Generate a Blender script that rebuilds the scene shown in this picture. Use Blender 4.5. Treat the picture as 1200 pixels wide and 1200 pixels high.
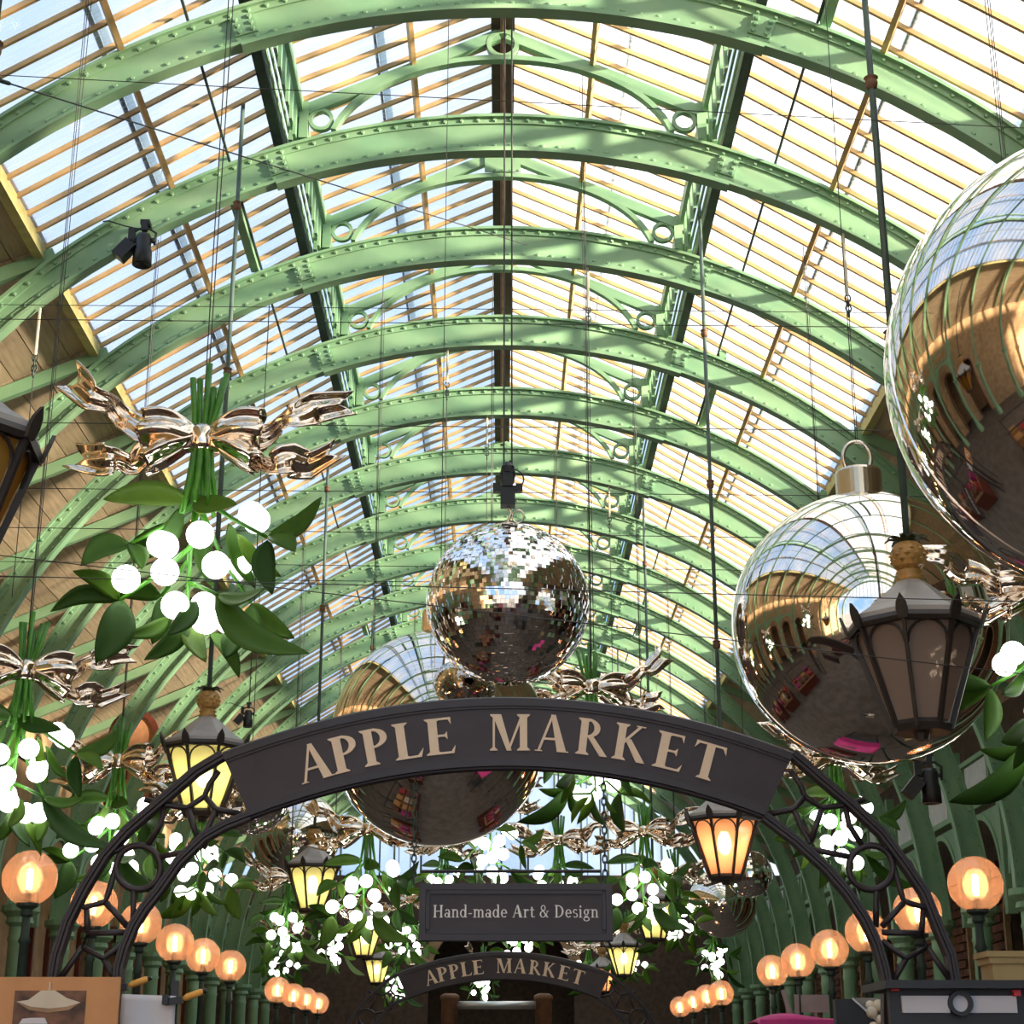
import bpy, math, random
from mathutils import Vector, Matrix

rnd = random.Random(7)
PI = math.pi
for o in list(bpy.data.objects):
    bpy.data.objects.remove(o)
scene = bpy.context.scene
COL = scene.collection

# ------------------------------------------------------------------ camera
F_PX = 1976.0                      # focal length for a 1200 px frame
PITCH = math.radians(18.52)
YAW = 0.00624
CZ = 1.6                           # eye height
cam_d = bpy.data.cameras.new('camera')
cam = bpy.data.objects.new('camera', cam_d)
COL.objects.link(cam)
cam_d.sensor_width = 36.0
cam_d.lens = 36.0 * F_PX / 1200.0
cam_d.clip_end = 400
cam.location = (0, 0, CZ)
cam.rotation_euler = (PI / 2 + PITCH, 0, -YAW)
scene.camera = cam

# ------------------------------------------------------------------ sky, sun, exposure
world = bpy.data.worlds.new('sky')
scene.world = world
world.use_nodes = True
wn, wl = world.node_tree.nodes, world.node_tree.links
wn.clear()
w_out = wn.new('ShaderNodeOutputWorld')
w_bg = wn.new('ShaderNodeBackground')
w_tc = wn.new('ShaderNodeTexCoord')
w_no = wn.new('ShaderNodeTexNoise')
w_no.inputs['Scale'].default_value = 2.6
w_no.inputs['Detail'].default_value = 5
w_no.inputs['Roughness'].default_value = 0.55
w_cr = wn.new('ShaderNodeValToRGB')
w_cr.color_ramp.elements[0].position = 0.36
w_cr.color_ramp.elements[0].color = (0.27, 0.50, 0.86, 1)
w_cr.color_ramp.elements[1].position = 0.66
w_cr.color_ramp.elements[1].color = (0.86, 0.88, 0.90, 1)
wl.new(w_tc.outputs['Generated'], w_no.inputs['Vector'])
wl.new(w_no.outputs['Fac'], w_cr.inputs['Fac'])
wl.new(w_cr.outputs['Color'], w_bg.inputs['Color'])
w_bg.inputs['Strength'].default_value = 0.86
wl.new(w_bg.outputs['Background'], w_out.inputs['Surface'])

sun_d = bpy.data.lights.new('sun_offscreen', 'SUN')
sun_d.energy = 14.0
sun_d.angle = math.radians(3.0)
sun_d.color = (1.0, 0.86, 0.66)
sun = bpy.data.objects.new('sun_offscreen', sun_d)
COL.objects.link(sun)
sun.location = (30, -25, 30)
sun.rotation_euler = Vector((0.90, -0.34, 0.172)).to_track_quat('Z', 'Y').to_euler()

scene.view_settings.view_transform = 'Standard'
scene.view_settings.look = 'None'
scene.view_settings.gamma = 1.0
scene.view_settings.use_curve_mapping = False
scene.view_settings.exposure = 0.85


# ------------------------------------------------------------------ where a point of the photograph lies
_s, _c = math.sin(PITCH), math.cos(PITCH)
_f = Vector((math.sin(YAW) * _c, math.cos(YAW) * _c, _s))
_r = Vector((math.cos(YAW), -math.sin(YAW), 0))
_u = _r.cross(_f)


def ray(px, py):
    return _f + _r * ((px - 600) / F_PX) + _u * ((600 - py) / F_PX)


def atd(px, py, d):
    "point at depth d"
    return Vector((0, 0, CZ)) + ray(px, py) * d


def atY(px, py, Y):
    "point on the cross plane Y"
    r = ray(px, py)
    return Vector((0, 0, CZ)) + r * (Y / r.y)


# ------------------------------------------------------------------ materials
MATS = {}


def pmat(name, col, rough=0.6, metal=0.0, var=0.0, scale=6.0, bump=0.0, emit=None, estr=0.0,
         objvar=0.0, col2=None, stretch=None, spec=0.5, coat=0.0, sss=0.0):
    m = bpy.data.materials.new(name)
    m.use_nodes = True
    nt = m.node_tree
    b = nt.nodes['Principled BSDF']
    b.inputs['Base Color'].default_value = (*col, 1)
    b.inputs['Roughness'].default_value = rough
    b.inputs['Metallic'].default_value = metal
    b.inputs['Specular IOR Level'].default_value = spec
    b.inputs['Coat Weight'].default_value = coat
    if emit:
        b.inputs['Emission Color'].default_value = (*emit, 1)
        b.inputs['Emission Strength'].default_value = estr
    if var or bump or objvar:
        tc = nt.nodes.new('ShaderNodeTexCoord')
        mp = nt.nodes.new('ShaderNodeMapping')
        if stretch:
            mp.inputs['Scale'].default_value = stretch
        nt.links.new(tc.outputs['Object'], mp.inputs['Vector'])
        no = nt.nodes.new('ShaderNodeTexNoise')
        no.inputs['Scale'].default_value = scale
        no.inputs['Detail'].default_value = 4
        oi = nt.nodes.new('ShaderNodeObjectInfo')
        ad = nt.nodes.new('ShaderNodeVectorMath')
        ad.operation = 'ADD'
        nt.links.new(mp.outputs['Vector'], ad.inputs[0])
        nt.links.new(oi.outputs['Random'], ad.inputs[1])
        nt.links.new(ad.outputs['Vector'], no.inputs['Vector'])
        c2 = col2 if col2 else tuple(max(0, c * (1 - var)) for c in col)
        cr = nt.nodes.new('ShaderNodeValToRGB')
        cr.color_ramp.elements[0].position = 0.32
        cr.color_ramp.elements[0].color = (*c2, 1)
        cr.color_ramp.elements[1].position = 0.66
        cr.color_ramp.elements[1].color = (*col, 1)
        nt.links.new(no.outputs['Fac'], cr.inputs['Fac'])
        last = cr.outputs['Color']
        if objvar:
            hs = nt.nodes.new('ShaderNodeHueSaturation')
            mr = nt.nodes.new('ShaderNodeMapRange')
            mr.inputs['To Min'].default_value = 1 - objvar
            mr.inputs['To Max'].default_value = 1 + objvar
            nt.links.new(oi.outputs['Random'], mr.inputs['Value'])
            nt.links.new(mr.outputs['Result'], hs.inputs['Value'])
            nt.links.new(last, hs.inputs['Color'])
            last = hs.outputs['Color']
        if var or objvar or col2:
            nt.links.new(last, b.inputs['Base Color'])
        if bump:
            bp = nt.nodes.new('ShaderNodeBump')
            bp.inputs['Strength'].default_value = bump
            bp.inputs['Distance'].default_value = 0.02
            nt.links.new(no.outputs['Fac'], bp.inputs['Height'])
            nt.links.new(bp.outputs['Normal'], b.inputs['Normal'])
    MATS[name] = m
    return m


def mixmat(name, fac, tcol, dcol, trans=0.5, gloss=0.0, streak=0.0, emit=None, estr=0.0):
    "part clear, part milky sheet: transparent + (translucent/diffuse) + a little gloss"
    m = bpy.data.materials.new(name)
    m.use_nodes = True
    nt = m.node_tree
    nt.nodes.clear()
    out = nt.nodes.new('ShaderNodeOutputMaterial')
    tr = nt.nodes.new('ShaderNodeBsdfTransparent')
    tr.inputs['Color'].default_value = (*tcol, 1)
    tl = nt.nodes.new('ShaderNodeBsdfTranslucent')
    df = nt.nodes.new('ShaderNodeBsdfDiffuse')
    tl.inputs['Color'].default_value = (*dcol, 1)
    df.inputs['Color'].default_value = (*dcol, 1)
    m1 = nt.nodes.new('ShaderNodeMixShader')
    m1.inputs['Fac'].default_value = 1 - trans
    nt.links.new(tl.outputs[0], m1.inputs[1])
    nt.links.new(df.outputs[0], m1.inputs[2])
    milky = m1.outputs[0]
    if emit:
        em = nt.nodes.new('ShaderNodeEmission')
        em.inputs['Color'].default_value = (*emit, 1)
        em.inputs['Strength'].default_value = estr
        ads = nt.nodes.new('ShaderNodeAddShader')
        nt.links.new(milky, ads.inputs[0])
        nt.links.new(em.outputs[0], ads.inputs[1])
        milky = ads.outputs[0]
    m2 = nt.nodes.new('ShaderNodeMixShader')
    m2.inputs['Fac'].default_value = fac
    nt.links.new(tr.outputs[0], m2.inputs[1])
    nt.links.new(milky, m2.inputs[2])
    if streak:
        tc = nt.nodes.new('ShaderNodeTexCoord')
        mp = nt.nodes.new('ShaderNodeMapping')
        mp.inputs['Scale'].default_value = (0.5, 14, 0.5)
        no = nt.nodes.new('ShaderNodeTexNoise')
        no.inputs['Scale'].default_value = 1.3
        no.inputs['Detail'].default_value = 3
        oi = nt.nodes.new('ShaderNodeObjectInfo')
        ad = nt.nodes.new('ShaderNodeVectorMath')
        ml = nt.nodes.new('ShaderNodeVectorMath')
        ml.operation = 'SCALE'
        ml.inputs['Scale'].default_value = 40
        nt.links.new(oi.outputs['Random'], ml.inputs[0])
        nt.links.new(tc.outputs['Object'], mp.inputs['Vector'])
        nt.links.new(mp.outputs['Vector'], ad.inputs[0])
        nt.links.new(ml.outputs['Vector'], ad.inputs[1])
        nt.links.new(ad.outputs['Vector'], no.inputs['Vector'])
        mr = nt.nodes.new('ShaderNodeMapRange')
        mr.inputs['From Min'].default_value = 0.3
        mr.inputs['From Max'].default_value = 0.7
        mr.inputs['To Min'].default_value = fac - streak
        mr.inputs['To Max'].default_value = fac + streak
        nt.links.new(no.outputs['Fac'], mr.inputs['Value'])
        nt.links.new(mr.outputs['Result'], m2.inputs['Fac'])
    last = m2.outputs[0]
    if gloss:
        gl = nt.nodes.new('ShaderNodeBsdfGlossy')
        gl.inputs['Roughness'].default_value = 0.05
        m3 = nt.nodes.new('ShaderNodeMixShader')
        m3.inputs['Fac'].default_value = gloss
        nt.links.new(last, m3.inputs[1])
        nt.links.new(gl.outputs[0], m3.inputs[2])
        last = m3.outputs[0]
    nt.links.new(last, out.inputs['Surface'])
    MATS[name] = m
    return m


pmat('iron_green', (0.265, 0.42, 0.235), 0.5, var=0.22, scale=1.6, col2=(0.19, 0.36, 0.20))
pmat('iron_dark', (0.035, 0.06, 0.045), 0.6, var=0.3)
pmat('timber_bar', (0.70, 0.43, 0.18), 0.55, var=0.35, scale=3, objvar=0.15)
pmat('timber_dark', (0.22, 0.10, 0.045), 0.6, var=0.4)
pmat('ridge_board', (0.06, 0.032, 0.02), 0.6, var=0.3)
pmat('gutter_paint', (0.60, 0.52, 0.20), 0.5, var=0.25)
pmat('ceiling_timber', (0.64, 0.48, 0.31), 0.6, var=0.3, scale=3, stretch=(6, 0.6, 6), objvar=0.12)
mixmat('roof_glass', 0.2, (0.97, 0.985, 1.0), (0.93, 0.95, 0.98), trans=0.85, gloss=0.03, streak=0.14)
mixmat('flashing', 0.7, (0.8, 0.85, 0.85), (0.75, 0.8, 0.78), trans=0.8)
pmat('brick', (0.22, 0.085, 0.045), 0.85, var=0.5, scale=9, bump=0.5, objvar=0.25)
pmat('mortar', (0.12, 0.075, 0.05), 0.9, var=0.4)
pmat('stone_warm', (0.52, 0.33, 0.17), 0.8, var=0.35, scale=2.5, bump=0.2)
pmat('forecourt_stone', (0.50, 0.46, 0.40), 0.8, var=0.2, scale=0.6)
pmat('paving', (0.11, 0.085, 0.07), 0.8, var=0.4, scale=2)
pmat('panel_white', (0.7, 0.72, 0.7), 0.6, var=0.15)
pmat('sign_board', (0.046, 0.029, 0.031), 0.5, var=0.25, scale=4, bump=0.06)
pmat('sign_frame', (0.040, 0.028, 0.030), 0.45, var=0.2)
pmat('letter_cream', (0.88, 0.66, 0.46), 0.55, var=0.06)
pmat('letter_white', (0.88, 0.82, 0.76), 0.55, var=0.05)
pmat('wire', (0.06, 0.055, 0.05), 0.5, 0.3)
pmat('rope', (0.62, 0.56, 0.42), 0.7)
pmat('black_kit', (0.012, 0.012, 0.014), 0.4)
pmat('chrome', (0.93, 0.86, 0.79), 0.045, 1.0, var=0.04, scale=1.2)
pmat('cap_metal', (0.82, 0.72, 0.60), 0.22, 1.0)
pmat('mirror_tile', (0.97, 0.93, 0.90), 0.04, 1.0)
pmat('ball_core', (0.06, 0.045, 0.04), 0.5)
pmat('ribbon_gold', (0.95, 0.80, 0.66), 0.07, 1.0, var=0.05, scale=5)
pmat('stem_green', (0.08, 0.30, 0.02), 0.35, var=0.45, scale=8)
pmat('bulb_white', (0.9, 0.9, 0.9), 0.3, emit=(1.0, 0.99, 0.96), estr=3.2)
pmat('lantern_iron', (0.035, 0.026, 0.022), 0.5)
pmat('lantern_roof', (0.36, 0.32, 0.29), 0.45, var=0.2)
pmat('pineapple', (0.55, 0.30, 0.08), 0.45, var=0.4, scale=12)
pmat('pineapple_leaf', (0.04, 0.05, 0.02), 0.6)
pmat('rod_green', (0.10, 0.15, 0.12), 0.5, var=0.3)
pmat('filament', (1, 0.9, 0.7), 0.4, emit=(1.0, 0.74, 0.44), estr=34)
pmat('lamp_bulb', (1, 0.95, 0.8), 0.4, emit=(1.0, 0.90, 0.62), estr=18)
pmat('lamp_bulb_off', (0.75, 0.66, 0.58), 0.2)
mixmat('globe_glass', 0.34, (1.0, 0.80, 0.66), (0.85, 0.52, 0.38), trans=0.55, gloss=0.08)
mixmat('globe_inner', 0.25, (1.0, 0.94, 0.88), (0.9, 0.75, 0.58), trans=0.7)
mixmat('lantern_glass_lit', 0.5, (1.0, 0.96, 0.74), (0.85, 0.82, 0.50), trans=0.6, gloss=0.05)
mixmat('lantern_glass_amber', 0.6, (0.9, 0.6, 0.15), (0.75, 0.48, 0.10), trans=0.5, gloss=0.05)
mixmat('lantern_glass_orange', 0.6, (1.0, 0.8, 0.62), (0.95, 0.62, 0.42), trans=0.6, gloss=0.04)
mixmat('lantern_glass_plain', 0.55, (0.9, 0.85, 0.8), (0.60, 0.48, 0.42), trans=0.4, gloss=0.05)
pmat('board_orange', (0.75, 0.36, 0.15), 0.7, var=0.1)
pmat('photo_brown', (0.28, 0.12, 0.06), 0.5, var=0.6, scale=9, col2=(0.05, 0.02, 0.012))
pmat('photo_cream', (0.85, 0.72, 0.55), 0.6, var=0.15)
pmat('photo_shade', (0.50, 0.30, 0.16), 0.6, var=0.3)
pmat('paper_white', (0.80, 0.76, 0.78), 0.7, var=0.06, scale=2)
pmat('handle_amber', (0.85, 0.42, 0.08), 0.4)
pmat('clamp_black', (0.015, 0.013, 0.013), 0.4)
pmat('pink_cloth', (0.75, 0.05, 0.28), 0.7, var=0.2)
pmat('red_paint', (0.8, 0.03, 0.05), 0.4)
pmat('stall_black', (0.035, 0.035, 0.04), 0.5, var=0.2)
pmat('grey_panel', (0.32, 0.29, 0.25), 0.6, var=0.2)
pmat('ochre_box', (0.55, 0.40, 0.18), 0.7, var=0.15)
pmat('maroon_wood', (0.16, 0.035, 0.02), 0.5, var=0.3)
pmat('plaster_orange', (0.62, 0.28, 0.13), 0.8, var=0.2)
pmat('steel_pipe', (0.62, 0.63, 0.62), 0.3, 0.7)


def leaf_material():
    m = bpy.data.materials.new('leaf')
    m.use_nodes = True
    nt = m.node_tree
    b = nt.nodes['Principled BSDF']
    out = nt.nodes['Material Output']
    oi = nt.nodes.new('ShaderNodeObjectInfo')
    cr = nt.nodes.new('ShaderNodeValToRGB')
    e = cr.color_ramp.elements
    e[0].position = 0.0
    e[0].color = (0.035, 0.10, 0.010, 1)
    e[1].position = 1.0
    e[1].color = (0.13, 0.24, 0.02, 1)
    k = e.new(0.45)
    k.color = (0.05, 0.13, 0.012, 1)
    k = e.new(0.75)
    k.color = (0.08, 0.18, 0.014, 1)
    no = nt.nodes.new('ShaderNodeTexNoise')
    no.inputs['Scale'].default_value = 5
    ma = nt.nodes.new('ShaderNodeMath')
    ma.operation = 'MULTIPLY_ADD'
    ma.inputs[1].default_value = 0.25
    nt.links.new(no.outputs['Fac'], ma.inputs[0])
    nt.links.new(oi.outputs['Random'], ma.inputs[2])
    sb = nt.nodes.new('ShaderNodeMath')
    sb.operation = 'SUBTRACT'
    sb.inputs[1].default_value = 0.12
    nt.links.new(ma.outputs[0], sb.inputs[0])
    nt.links.new(sb.outputs[0], cr.inputs['Fac'])
    nt.links.new(cr.outputs['Color'], b.inputs['Base Color'])
    b.inputs['Roughness'].default_value = 0.5
    b.inputs['Specular IOR Level'].default_value = 0.3
    tl = nt.nodes.new('ShaderNodeBsdfTranslucent')
    nt.links.new(cr.outputs['Color'], tl.inputs['Color'])
    mx = nt.nodes.new('ShaderNodeMixShader')
    mx.inputs['Fac'].default_value = 0.3
    nt.links.new(b.outputs[0], mx.inputs[1])
    nt.links.new(tl.outputs[0], mx.inputs[2])
    nt.links.new(mx.outputs[0], out.inputs['Surface'])
    MATS['leaf'] = m


leaf_material()


# ------------------------------------------------------------------ mesh builder
class MB:
    def __init__(s):
        s.v = []
        s.f = []

    def add(s, vs, fs):
        n = len(s.v)
        s.v += [tuple(p) for p in vs]
        s.f += [tuple(i + n for i in q) for q in fs]
        return s

    def box(s, c, d, M=None):
        x, y, z = d[0] / 2, d[1] / 2, d[2] / 2
        vs = [Vector((i * x, j * y, k * z)) for i in (-1, 1) for j in (-1, 1) for k in (-1, 1)]
        if M:
            vs = [M @ p for p in vs]
        c = Vector(c)
        return s.add([p + c for p in vs], [(0, 1, 3, 2), (4, 6, 7, 5), (0, 4, 5, 1), (2, 3, 7, 6), (0, 2, 6, 4), (1, 5, 7, 3)])

    def beam(s, a, b, w, h, up=(0, 0, 1)):
        "bar from a to b; w across, h along up"
        a, b = Vector(a), Vector(b)
        t = (b - a).normalized()
        u = Vector(up)
        x = t.cross(u)
        if x.length < 1e-5:
            x = t.cross(Vector((1, 0, 0)))
        x.normalize()
        u = x.cross(t)
        vs = [p + x * (i * w / 2) + u * (k * h / 2) for p in (a, b) for i, k in ((-1, -1), (1, -1), (1, 1), (-1, 1))]
        return s.add(vs, [(3, 2, 1, 0), (4, 5, 6, 7), (0, 1, 5, 4), (1, 2, 6, 5), (2, 3, 7, 6), (3, 0, 4, 7)])

    def tube(s, path, r, n=8, closed=False):
        path = [Vector(p) for p in path]
        m = len(path)
        rs = r if isinstance(r, (list, tuple)) else [r] * m
        vs = []
        ref = None
        for i, p in enumerate(path):
            if closed:
                t = path[(i + 1) % m] - path[i - 1]
            else:
                t = path[min(i + 1, m - 1)] - path[max(i - 1, 0)]
            t.normalize()
            if ref is None:
                ref = Vector((0, 0, 1)) if abs(t.z) < 0.9 else Vector((1, 0, 0))
            x = ref - t * ref.dot(t)
            if x.length < 1e-4:
                x = t.orthogonal()
            x.normalize()
            ref = x
            y = t.cross(x)
            for k in range(n):
                a = 2 * PI * k / n
                vs.append(p + (x * math.cos(a) + y * math.sin(a)) * rs[i])
        fs = []
        for i in range(m if closed else m - 1):
            j = (i + 1) % m
            for k in range(n):
                l = (k + 1) % n
                fs.append((i * n + k, i * n + l, j * n + l, j * n + k))
        if not closed:
            fs.append(tuple(range(n - 1, -1, -1)))
            fs.append(tuple((m - 1) * n + k for k in range(n)))
        return s.add(vs, fs)

    def lathe(s, prof, n=24, c=(0, 0, 0), a0=0.0):
        c = Vector(c)
        vs, fs = [], []
        rings = []
        for r, z in prof:
            if r < 1e-6:
                rings.append([len(vs)])
                vs.append(c + Vector((0, 0, z)))
            else:
                rings.append(list(range(len(vs), len(vs) + n)))
                for k in range(n):
                    a = a0 + 2 * PI * k / n
                    vs.append(c + Vector((r * math.cos(a), r * math.sin(a), z)))
        for A, B in zip(rings, rings[1:]):
            for k in range(n):
                l = (k + 1) % n
                if len(A) == 1 and len(B) == 1:
                    continue
                if len(A) == 1:
                    fs.append((A[0], B[l], B[k]))
                elif len(B) == 1:
                    fs.append((A[k], A[l], B[0]))
                else:
                    fs.append((A[k], A[l], B[l], B[k]))
        return s.add(vs, fs)

    def sphere(s, c, r, nu=24, nv=14):
        return s.lathe([(r * math.sin(PI * i / nv) if 0 < i < nv else 0, -r * math.cos(PI * i / nv)) for i in range(nv + 1)], nu, c)

    def prism(s, poly, y0, y1):
        "polygon in x,z extruded along y"
        n = len(poly)
        vs = [(x, y0, z) for x, z in poly] + [(x, y1, z) for x, z in poly]
        fs = [tuple(range(n)), tuple(range(2 * n - 1, n - 1, -1))]
        for i in range(n):
            j = (i + 1) % n
            fs.append((i, i + n, j + n, j))
        return s.add(vs, fs)

    def strip(s, A, B, y0, y1):
        "band between two x,z polylines of equal length, extruded along y"
        n = len(A)
        vs = [(x, y0, z) for x, z in A] + [(x, y0, z) for x, z in B] + [(x, y1, z) for x, z in A] + [(x, y1, z) for x, z in B]
        fs = []
        for i in range(n - 1):
            fs += [(i, i + 1, n + i + 1, n + i), (2 * n + i + 1, 2 * n + i, 3 * n + i, 3 * n + i + 1),
                   (i + 1, i, 2 * n + i, 2 * n + i + 1), (n + i, n + i + 1, 3 * n + i + 1, 3 * n + i)]
        fs += [(0, n, 3 * n, 2 * n), (n - 1, 3 * n - 1, 4 * n - 1, 2 * n - 1)]
        return s.add(vs, fs)

    def arcband(s, c, r0, r1, a0, a1, y0, y1, n=32):
        "ring segment in the x,z plane"
        A = [(c[0] + r0 * math.cos(a0 + (a1 - a0) * i / n), c[1] + r0 * math.sin(a0 + (a1 - a0) * i / n)) for i in range(n + 1)]
        B = [(c[0] + r1 * math.cos(a0 + (a1 - a0) * i / n), c[1] + r1 * math.sin(a0 + (a1 - a0) * i / n)) for i in range(n + 1)]
        return s.strip(A, B, y0, y1)

    def surf(s, fn, nu, nv, th):
        "thin shell over fn(u, v)"
        P = [[Vector(fn(i / nu, j / nv)) for j in range(nv + 1)] for i in range(nu + 1)]
        N = []
        for i in range(nu + 1):
            row = []
            for j in range(nv + 1):
                du = P[min(i + 1, nu)][j] - P[max(i - 1, 0)][j]
                dv = P[i][min(j + 1, nv)] - P[i][max(j - 1, 0)]
                k = du.cross(dv)
                if k.length < 1e-9:
                    k = Vector((0, -1, 0))
                row.append(k.normalized())
            N.append(row)
        w = nv + 1
        m = (nu + 1) * w
        vs = [P[i][j] + N[i][j] * th / 2 for i in range(nu + 1) for j in range(w)]
        vs += [P[i][j] - N[i][j] * th / 2 for i in range(nu + 1) for j in range(w)]
        fs = []
        for i in range(nu):
            for j in range(nv):
                a, b, c, d = i * w + j, i * w + j + 1, (i + 1) * w + j + 1, (i + 1) * w + j
                fs.append((a, d, c, b))
                fs.append((a + m, b + m, c + m, d + m))
        rim = [j for j in range(w)] + [i * w + nv for i in range(1, nu + 1)] + [nu * w + j for j in range(nv - 1, -1, -1)] + [i * w for i in range(nu - 1, 0, -1)]
        for a, b in zip(rim, rim[1:] + rim[:1]):
            fs.append((a, b, b + m, a + m))
        return s.add(vs, fs)

    def mesh(s, name, mat, smooth=False):
        me = bpy.data.meshes.new(name)
        me.from_pydata(s.v, [], s.f)
        me.validate()
        if smooth:
            me.polygons.foreach_set('use_smooth', [True] * len(me.polygons))
        me.materials.append(MATS[mat])
        return me

    def build(s, name, mat, parent=None, smooth=False, loc=None):
        return link(name, s.mesh(name, mat, smooth), parent, loc)


def link(name, me, parent=None, loc=None, rot=None, scale=None):
    o = bpy.data.objects.new(name, me)
    COL.objects.link(o)
    if parent:
        o.parent = parent
    if loc is not None:
        o.location = loc
    if rot is not None:
        o.rotation_euler = rot
    if scale is not None:
        o.scale = (scale,) * 3
    return o


def tag(o, label=None, cat=None, group=None, kind=None):
    if label:
        o['label'] = label
    if cat:
        o['category'] = cat
    if group:
        o['group'] = group
    if kind:
        o['kind'] = kind
    return o


def empty(name, loc=(0, 0, 0), rz=0.0, scale=1.0):
    o = link(name, None, None, loc, (0, 0, rz), scale)
    o.empty_display_size = 0.1
    return o


def copy_tree(o, parent=None):
    c = o.copy()
    COL.objects.link(c)
    c.parent = parent
    for ch in list(o.children):
        copy_tree(ch, c)
    return c


# ================================================================== THE HALL
RS = 2.62                                  # bay length
RIB_Y0 = 13.88
N0, N1 = -7, 16
RC = 2.47 + CZ                             # springing height of the arches
RR = 7.5                                   # arch radius (middle of the web)


def ribY(n):
    return RIB_Y0 + RS * n


Y_A, Y_B = ribY(N0) - 0.5, ribY(N1) + 1.5
Zr = lambda z: z + CZ
RIDGE = (0.0, Zr(11.47))
EAVE = (2.42, Zr(10.36))
SL_TOP = (2.50, Zr(10.13))
SL_BOT = (5.0, Zr(8.57))
BD_BOT = (8.55, Zr(6.98))

# floor: paving slabs in courses are below the frame, one slab mesh
fl = tag(MB().box((0, (Y_A + Y_B) / 2, -0.1), (24, Y_B - Y_A + 2, 0.2)).build('floor', 'paving'),
         'dark stone paved market floor', 'floor', kind='structure')
MB().box((0, Y_A - 46, -0.12), (160, 90, 0.2)).build('forecourt', 'forecourt_stone', fl)

# side walls: brick behind the iron arcade
for sx, side in ((-1, 'left'), (1, 'right')):
    HW = BD_BOT[1] - 0.2
    hw, sp = 0.62, 4.3
    prof = [(-hw, 0.02), (hw, 0.02), (hw, sp)] + [(hw * math.cos(a * PI / 10), sp + hw * math.sin(a * PI / 10)) for a in range(1, 10)] + [(-hw, sp)]
    wm = MB()                                  # drawn as (y, x, z), turned below
    y_solid = ribY(-3)
    wm.box(((Y_A + y_solid) / 2, 9.5, HW / 2), (y_solid - Y_A, 0.4, HW))
    wm.box(((ribY(N1) + Y_B) / 2, 9.5, HW / 2), (Y_B - ribY(N1), 0.4, HW))
    for k in range(-3, N1):
        yc = ribY(k) + RS / 2
        for q in (-1, 1):
            wm.box((yc + q * (hw + RS / 2) / 2, 9.5, HW / 2), (RS / 2 - hw, 0.4, HW))
        head = [(yc + hw * math.cos(a * PI / 10), sp + hw * math.sin(a * PI / 10)) for a in range(11)]
        wm.strip(head, [(y_, HW) for y_, z_ in head], 9.3, 9.7)
    # the shop space behind: back wall, lid and ends
    wm.box(((y_solid + Y_B) / 2, 11.7, HW / 2), (Y_B - y_solid, 0.2, HW))
    wm.box(((y_solid + Y_B) / 2, 10.7, HW - 0.1), (Y_B - y_solid, 2.2, 0.2))
    for y_ in (y_solid + 0.1, Y_B - 0.1):
        wm.box((y_, 10.7, HW / 2), (0.2, 2.2, HW))
    wm.v = [(sx * x_, y_, z_) for y_, x_, z_ in wm.v]
    w = tag(wm.build('wall_' + side, 'mortar' if sx > 0 else 'stone_warm'),
            'red brick wall behind the iron arcade' if sx > 0 else 'warm stone wall behind the iron arcade', 'wall', kind='structure')
    frame = MB()
    A = [(y * 1.16, z + (0.1 if z > sp else 0)) for y, z in prof[2:]]
    B = prof[2:]
    fr = MB()
    fr.strip([(hw * 1.18, 0.02)] + A + [(-hw * 1.18, 0.02)], [(hw, 0.02)] + B + [(-hw, 0.02)], 0, 0.12)
    fr.v = [(sx * 9.2 + sx * y, x, z) for x, y, z in fr.v]
    fme = fr.mesh('opening_frame', 'stone_warm' if sx > 0 else 'maroon_wood')
    for k in range(-3, N1):
        y = ribY(k) + RS / 2
        link('opening_frame', fme, w, (0, y, 0))
    if sx > 0:
        # brick piers between the openings, brick courses standing proud
        bm = MB().box((0, 0, 0), (0.1, 0.42, 0.13)).mesh('brick', 'brick')
        cnt = 0
        for k in range(3, 9):
            for row in range(16):
                for j in range(2):
                    cnt += 1
                    link('brick', bm, w, (sx * 9.27, ribY(k) + (j - 0.5) * 0.45 + (0.12 if row % 2 else -0.1), 2.9 + row * 0.165))
        pile = MB()
        for k in list(range(-3, 3)) + list(range(9, N1)):
            for row in range(16):
                for j in range(2):
                    pile.box((sx * 9.27, ribY(k) + (j - 0.5) * 0.45 + (0.12 if row % 2 else -0.1), 2.9 + row * 0.165), (0.1, 0.42, 0.13))
        tag(pile.build('brick_courses', 'brick', w), kind='stuff')

y = Y_B + 0.3
wm = MB()
for q in (-1, 1):
    wm.box((q * 6.05, y, 4.0), (7.3, 0.4, 8.0))
head = [(2.4 * math.cos(a * PI / 14), 4.4 + 2.4 * math.sin(a * PI / 14)) for a in range(15)]
wm.strip(head, [(x_, 8.0) for x_, z_ in head], y - 0.2, y + 0.2)
wm.box((0, y + 3.1, 3.9), (6.0, 0.2, 7.8)).box((0, y + 1.6, 7.7), (6.0, 3.0, 0.2)).box((0, y + 1.6, -0.1), (6.0, 3.0, 0.2))
for q in (-1, 1):
    wm.box((q * 2.9, y + 1.6, 3.9), (0.2, 3.0, 7.8))
w = tag(wm.build('wall_end', 'mortar'), 'dark brick end wall of the hall with a tall arched opening', 'wall', kind='structure')
MB().arcband((0, 4.4), 2.4, 2.75, 0, PI, y - 0.36, y - 0.2, 24).build('arch_surround', 'stone_warm', w)

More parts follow.
